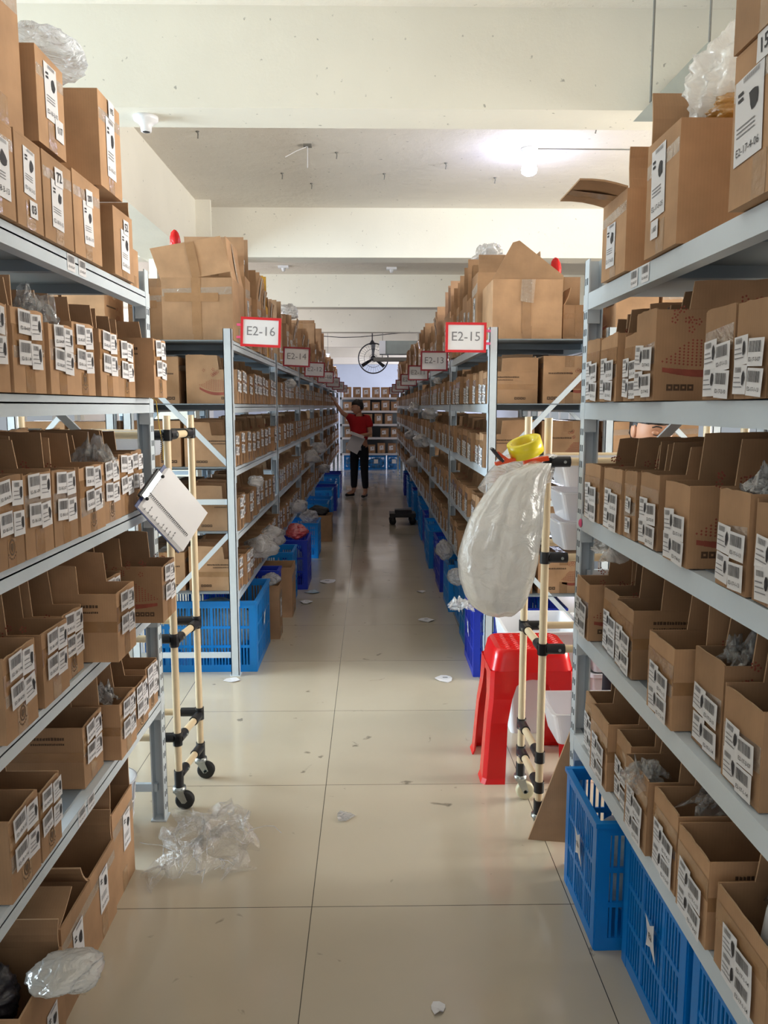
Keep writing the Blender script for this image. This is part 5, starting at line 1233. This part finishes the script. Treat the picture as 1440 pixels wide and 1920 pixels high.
def head(parent, loc, yaw, pitch, hairstyle='short'):
    """head faces local -Y; loc is head centre"""
    e = link('head', None, parent, loc); e.rotation_euler = (pitch, 0, yaw)
    def fn(d, p):
        q = p.copy()
        if d.z < 0: q.x *= 1-.28*(-d.z)**1.3; q.y = q.y*(1-.10*(-d.z)) - .012*(-d.z)
        if d.y < -.2: q.y += .010*(-d.y-.2)
        g = math.exp(-((d.x/.17)**2+((d.z+.12)/.20)**2)) if d.y < 0 else 0; q.y -= .020*g           # nose
        for sx in (-1, 1):
            if d.y < 0: q.y += .010*math.exp(-(((d.x-sx*.38)/.17)**2+((d.z-.10)/.11)**2))          # eye sockets
            if d.y < 0: q.y -= .004*math.exp(-(((d.x-sx*.38)/.22)**2+((d.z-.32)/.09)**2))          # brow ridge
        if d.y < 0: q.y -= .006*math.exp(-((d.x/.22)**2+((d.z+.78)/.12)**2)); q.y -= .004*math.exp(-((d.x/.2)**2+((d.z+.48)/.07)**2))
        return q
    b = MB(); b.ball((0, 0, 0), .078, .098, .118, 'skin', 48, 36, fn); b.build('face', e)
    for s in (-1, 1):
        b = MB(); b.ball((s*.080, .012, .0), .010, .020, .032, 'skin', 12, 10); b.build('ear', e)
        b = MB(); b.ball((s*.031, -.079, .012), .016, .010, .010, 'skin', 16, 10); b.path([(s*.017, -.0895, .006), (s*.025, -.0915, .003), (s*.034, -.0905, .003), (s*.044, -.086, .006)], .0018, 'hair', 5); b.build('eyelid', e)
        b = MB(); b.path([(s*.014, -.094, .036), (s*.026, -.095, .041), (s*.038, -.090, .041), (s*.050, -.081, .035)], .0032, 'hair', 6); b.build('eyebrow', e)
    b = MB(); b.path([(-.022, -.088, -.058), (-.01, -.0965, -.0555), (0, -.0975, -.057), (.01, -.0965, -.0555), (.022, -.088, -.058)], .0042, 'lip', 6); b.build('mouth', e)
    def hf(d, p):
        q = p*(1+.05*noise.noise(d*6)+.03*noise.noise(d*14))
        lim = .25 if d.y < -.1 else (-.15 if d.y < .35 else -.55)
        if d.z < lim: q = q*.86
        return q
    b = MB(); b.ball((0, .008, .016), .088, .104, .118, 'hair', 40, 30, hf); b.build('hair', e)
    return e

# picker in the red shirt
p = thing('person', (-.18, 13.5, 0), 0, 'person in red t-shirt and black trousers reaching to the left shelf with papers', 'person')
J = dict(pel=(0, 0, .90), wst=(0, 0, 1.04), cst=(0, -.01, 1.24), nk=(0, -.01, 1.38), hd=(-.02, -.02, 1.47), rs=(-.13, .06, 1.33), re=(-.29, .02, 1.42), rw=(-.42, -.02, 1.62), ls=(.14, -.08, 1.32), le=(.19, -.12, 1.07), lw=(.0, -.26, 1.05), rh=(-.075, .05, .86), rk=(-.09, .06, .48), ra=(-.10, .10, .09), rt=(-.23, .06, .035), lh=(.075, -.05, .86), lk=(.08, -.05, .48), la=(.10, -.02, .09), lt=(.06, -.16, .035))
keys = list(J); idx = {k: i for i, k in enumerate(keys)}
ed = [('pel', 'wst'), ('wst', 'cst'), ('cst', 'nk'), ('nk', 'hd'), ('cst', 'rs'), ('rs', 're'), ('re', 'rw'), ('cst', 'ls'), ('ls', 'le'), ('le', 'lw'), ('pel', 'rh'), ('rh', 'rk'), ('rk', 'ra'), ('ra', 'rt'), ('pel', 'lh'), ('lh', 'lk'), ('lk', 'la'), ('la', 'lt')]
rad = dict(pel=(.13, .10), wst=(.12, .09), cst=(.115, .08), nk=.05, hd=.052, rs=.05, re=.038, rw=.024, ls=.05, le=.038, lw=.024, rh=.08, rk=.055, ra=.038, rt=.03, lh=.08, lk=.055, la=.038, lt=.03)
skin_obj('body', [J[k] for k in keys], [(idx[a], idx[c]) for a, c in ed], [rad[k] for k in keys], 'skin', p)
sh = [J['pel'], J['wst'], J['cst'], (0, -.01, 1.35), J['rs'], (-.23, .035, 1.385), J['ls'], (.18, -.105, 1.17)]
sh[0] = (0, 0, .93)
skin_obj('red_shirt', sh, [(0, 1), (1, 2), (2, 3), (2, 4), (4, 5), (2, 6), (6, 7)], [(.165, .135), (.155, .125), (.165, .125), (.07, .07), .075, .062, .078, .068], 'redshirt', p)
tr = [(0, 0, .97), (-.085, .03, .76), J['rk'], (-.10, .10, .13), (.08, -.04, .76), J['lk'], (.10, -.02, .13), (0, 0, .87)]
skin_obj('trousers', tr, [(0, 7), (7, 1), (1, 2), (2, 3), (7, 4), (4, 5), (5, 6)], [(.145, .115), .088, .072, .056, .088, .072, .056, (.135, .11)], 'trouser', p)
for a, q in (((-.09, .12, .045), (-.25, .05, .03)), ((.11, .02, .045), (.05, -.17, .03))):
    a, q = Vector(a), Vector(q); skin_obj('shoe', [a, (a+q)/2, q], [(0, 1), (1, 2)], [(.042, .040), (.045, .034), (.038, .028)], 'rubber', p, 1)
head(p, (-.035, -.03, 1.515), R(-80), R(4)); hand(p, J['rw'], (-.5, -.1, .8), (-.6, 0, -.5)); hand(p, J['lw'], (-.85, -.3, 0), (0, -.3, .8), curl=.8)
b = MB(); b.box(-.02, -.146, .80, .03, -.142, .85, 'paper'); b.build('pocket_tag', p)
t = thing('paper_sheets', (-.245, 13.12, 1.0), 0, 'white papers held by the person in the red shirt', 'paper')
b = MB(); b.boxm(T(0, 0, -.07, rx=R(75), ry=R(28), rz=R(0)), .22, .30, .003, 'paper'); b.build('front_sheet', t)
b = MB(); b.boxm(T(.03, .02, .065, rx=R(15), ry=R(20)), .24, .16, .003, 'paper'); b.build('folded_sheet', t)

# person seen through the gap of the right rack
p = thing('person', (1.19, 3.42, 0), 0, 'person behind the near right rack looking down, only brow and eyes showing', 'person')
J = dict(pel=(0, 0, .86), wst=(0, .02, 1.0), cst=(0, .02, 1.17), nk=(0, 0, 1.29), hd=(0, -.04, 1.37), rs=(-.16, .01, 1.24), re=(-.20, -.06, .98), rw=(-.12, -.26, .92), ls=(.16, .01, 1.24), le=(.20, -.06, .98), lw=(.12, -.26, .92), rh=(-.08, 0, .82), rk=(-.09, 0, .45), ra=(-.10, .02, .08), rt=(-.10, -.12, .035), lh=(.08, 0, .82), lk=(.09, 0, .45), la=(.10, .02, .08), lt=(.10, -.12, .035))
skin_obj('body', [J[k] for k in keys], [(idx[a], idx[c]) for a, c in ed], [rad[k] for k in keys], 'skin', p)
skin_obj('grey_shirt', [(0, 0, .88), J['wst'], J['cst'], (0, .01, 1.27), J['rs'], (-.19, -.03, 1.08), J['ls'], (.19, -.03, 1.08)], [(0, 1), (1, 2), (2, 3), (2, 4), (4, 5), (2, 6), (6, 7)], [(.16, .13), (.155, .125), (.165, .125), (.07, .07), .072, .062, .072, .062], 'greyshirt', p)
skin_obj('trousers', [(0, 0, .92), (-.085, 0, .74), J['rk'], (-.10, .02, .12), (.085, 0, .74), J['lk'], (.10, .02, .12), (0, 0, .84)], [(0, 7), (7, 1), (1, 2), (2, 3), (7, 4), (4, 5), (5, 6)], [(.14, .115), .085, .07, .056, .085, .07, .056, (.13, .11)], 'trouser', p)
for s in (-1, 1): skin_obj('shoe', [(s*.10, .05, .045), (s*.10, -.06, .035), (s*.10, -.16, .03)], [(0, 1), (1, 2)], [(.042, .040), (.045, .034), (.038, .028)], 'rubber', p, 1)
head(p, (0, -.05, 1.46), R(10), R(12)); p.scale = (1, 1, .976); hand(p, J['rw'], (.1, -.8, -.2), (0, 0, -1)); hand(p, J['lw'], (-.1, -.8, -.2), (0, 0, -1))
print('objects', len(bpy.data.objects), 'individual parts boxes in aisle racks', count)
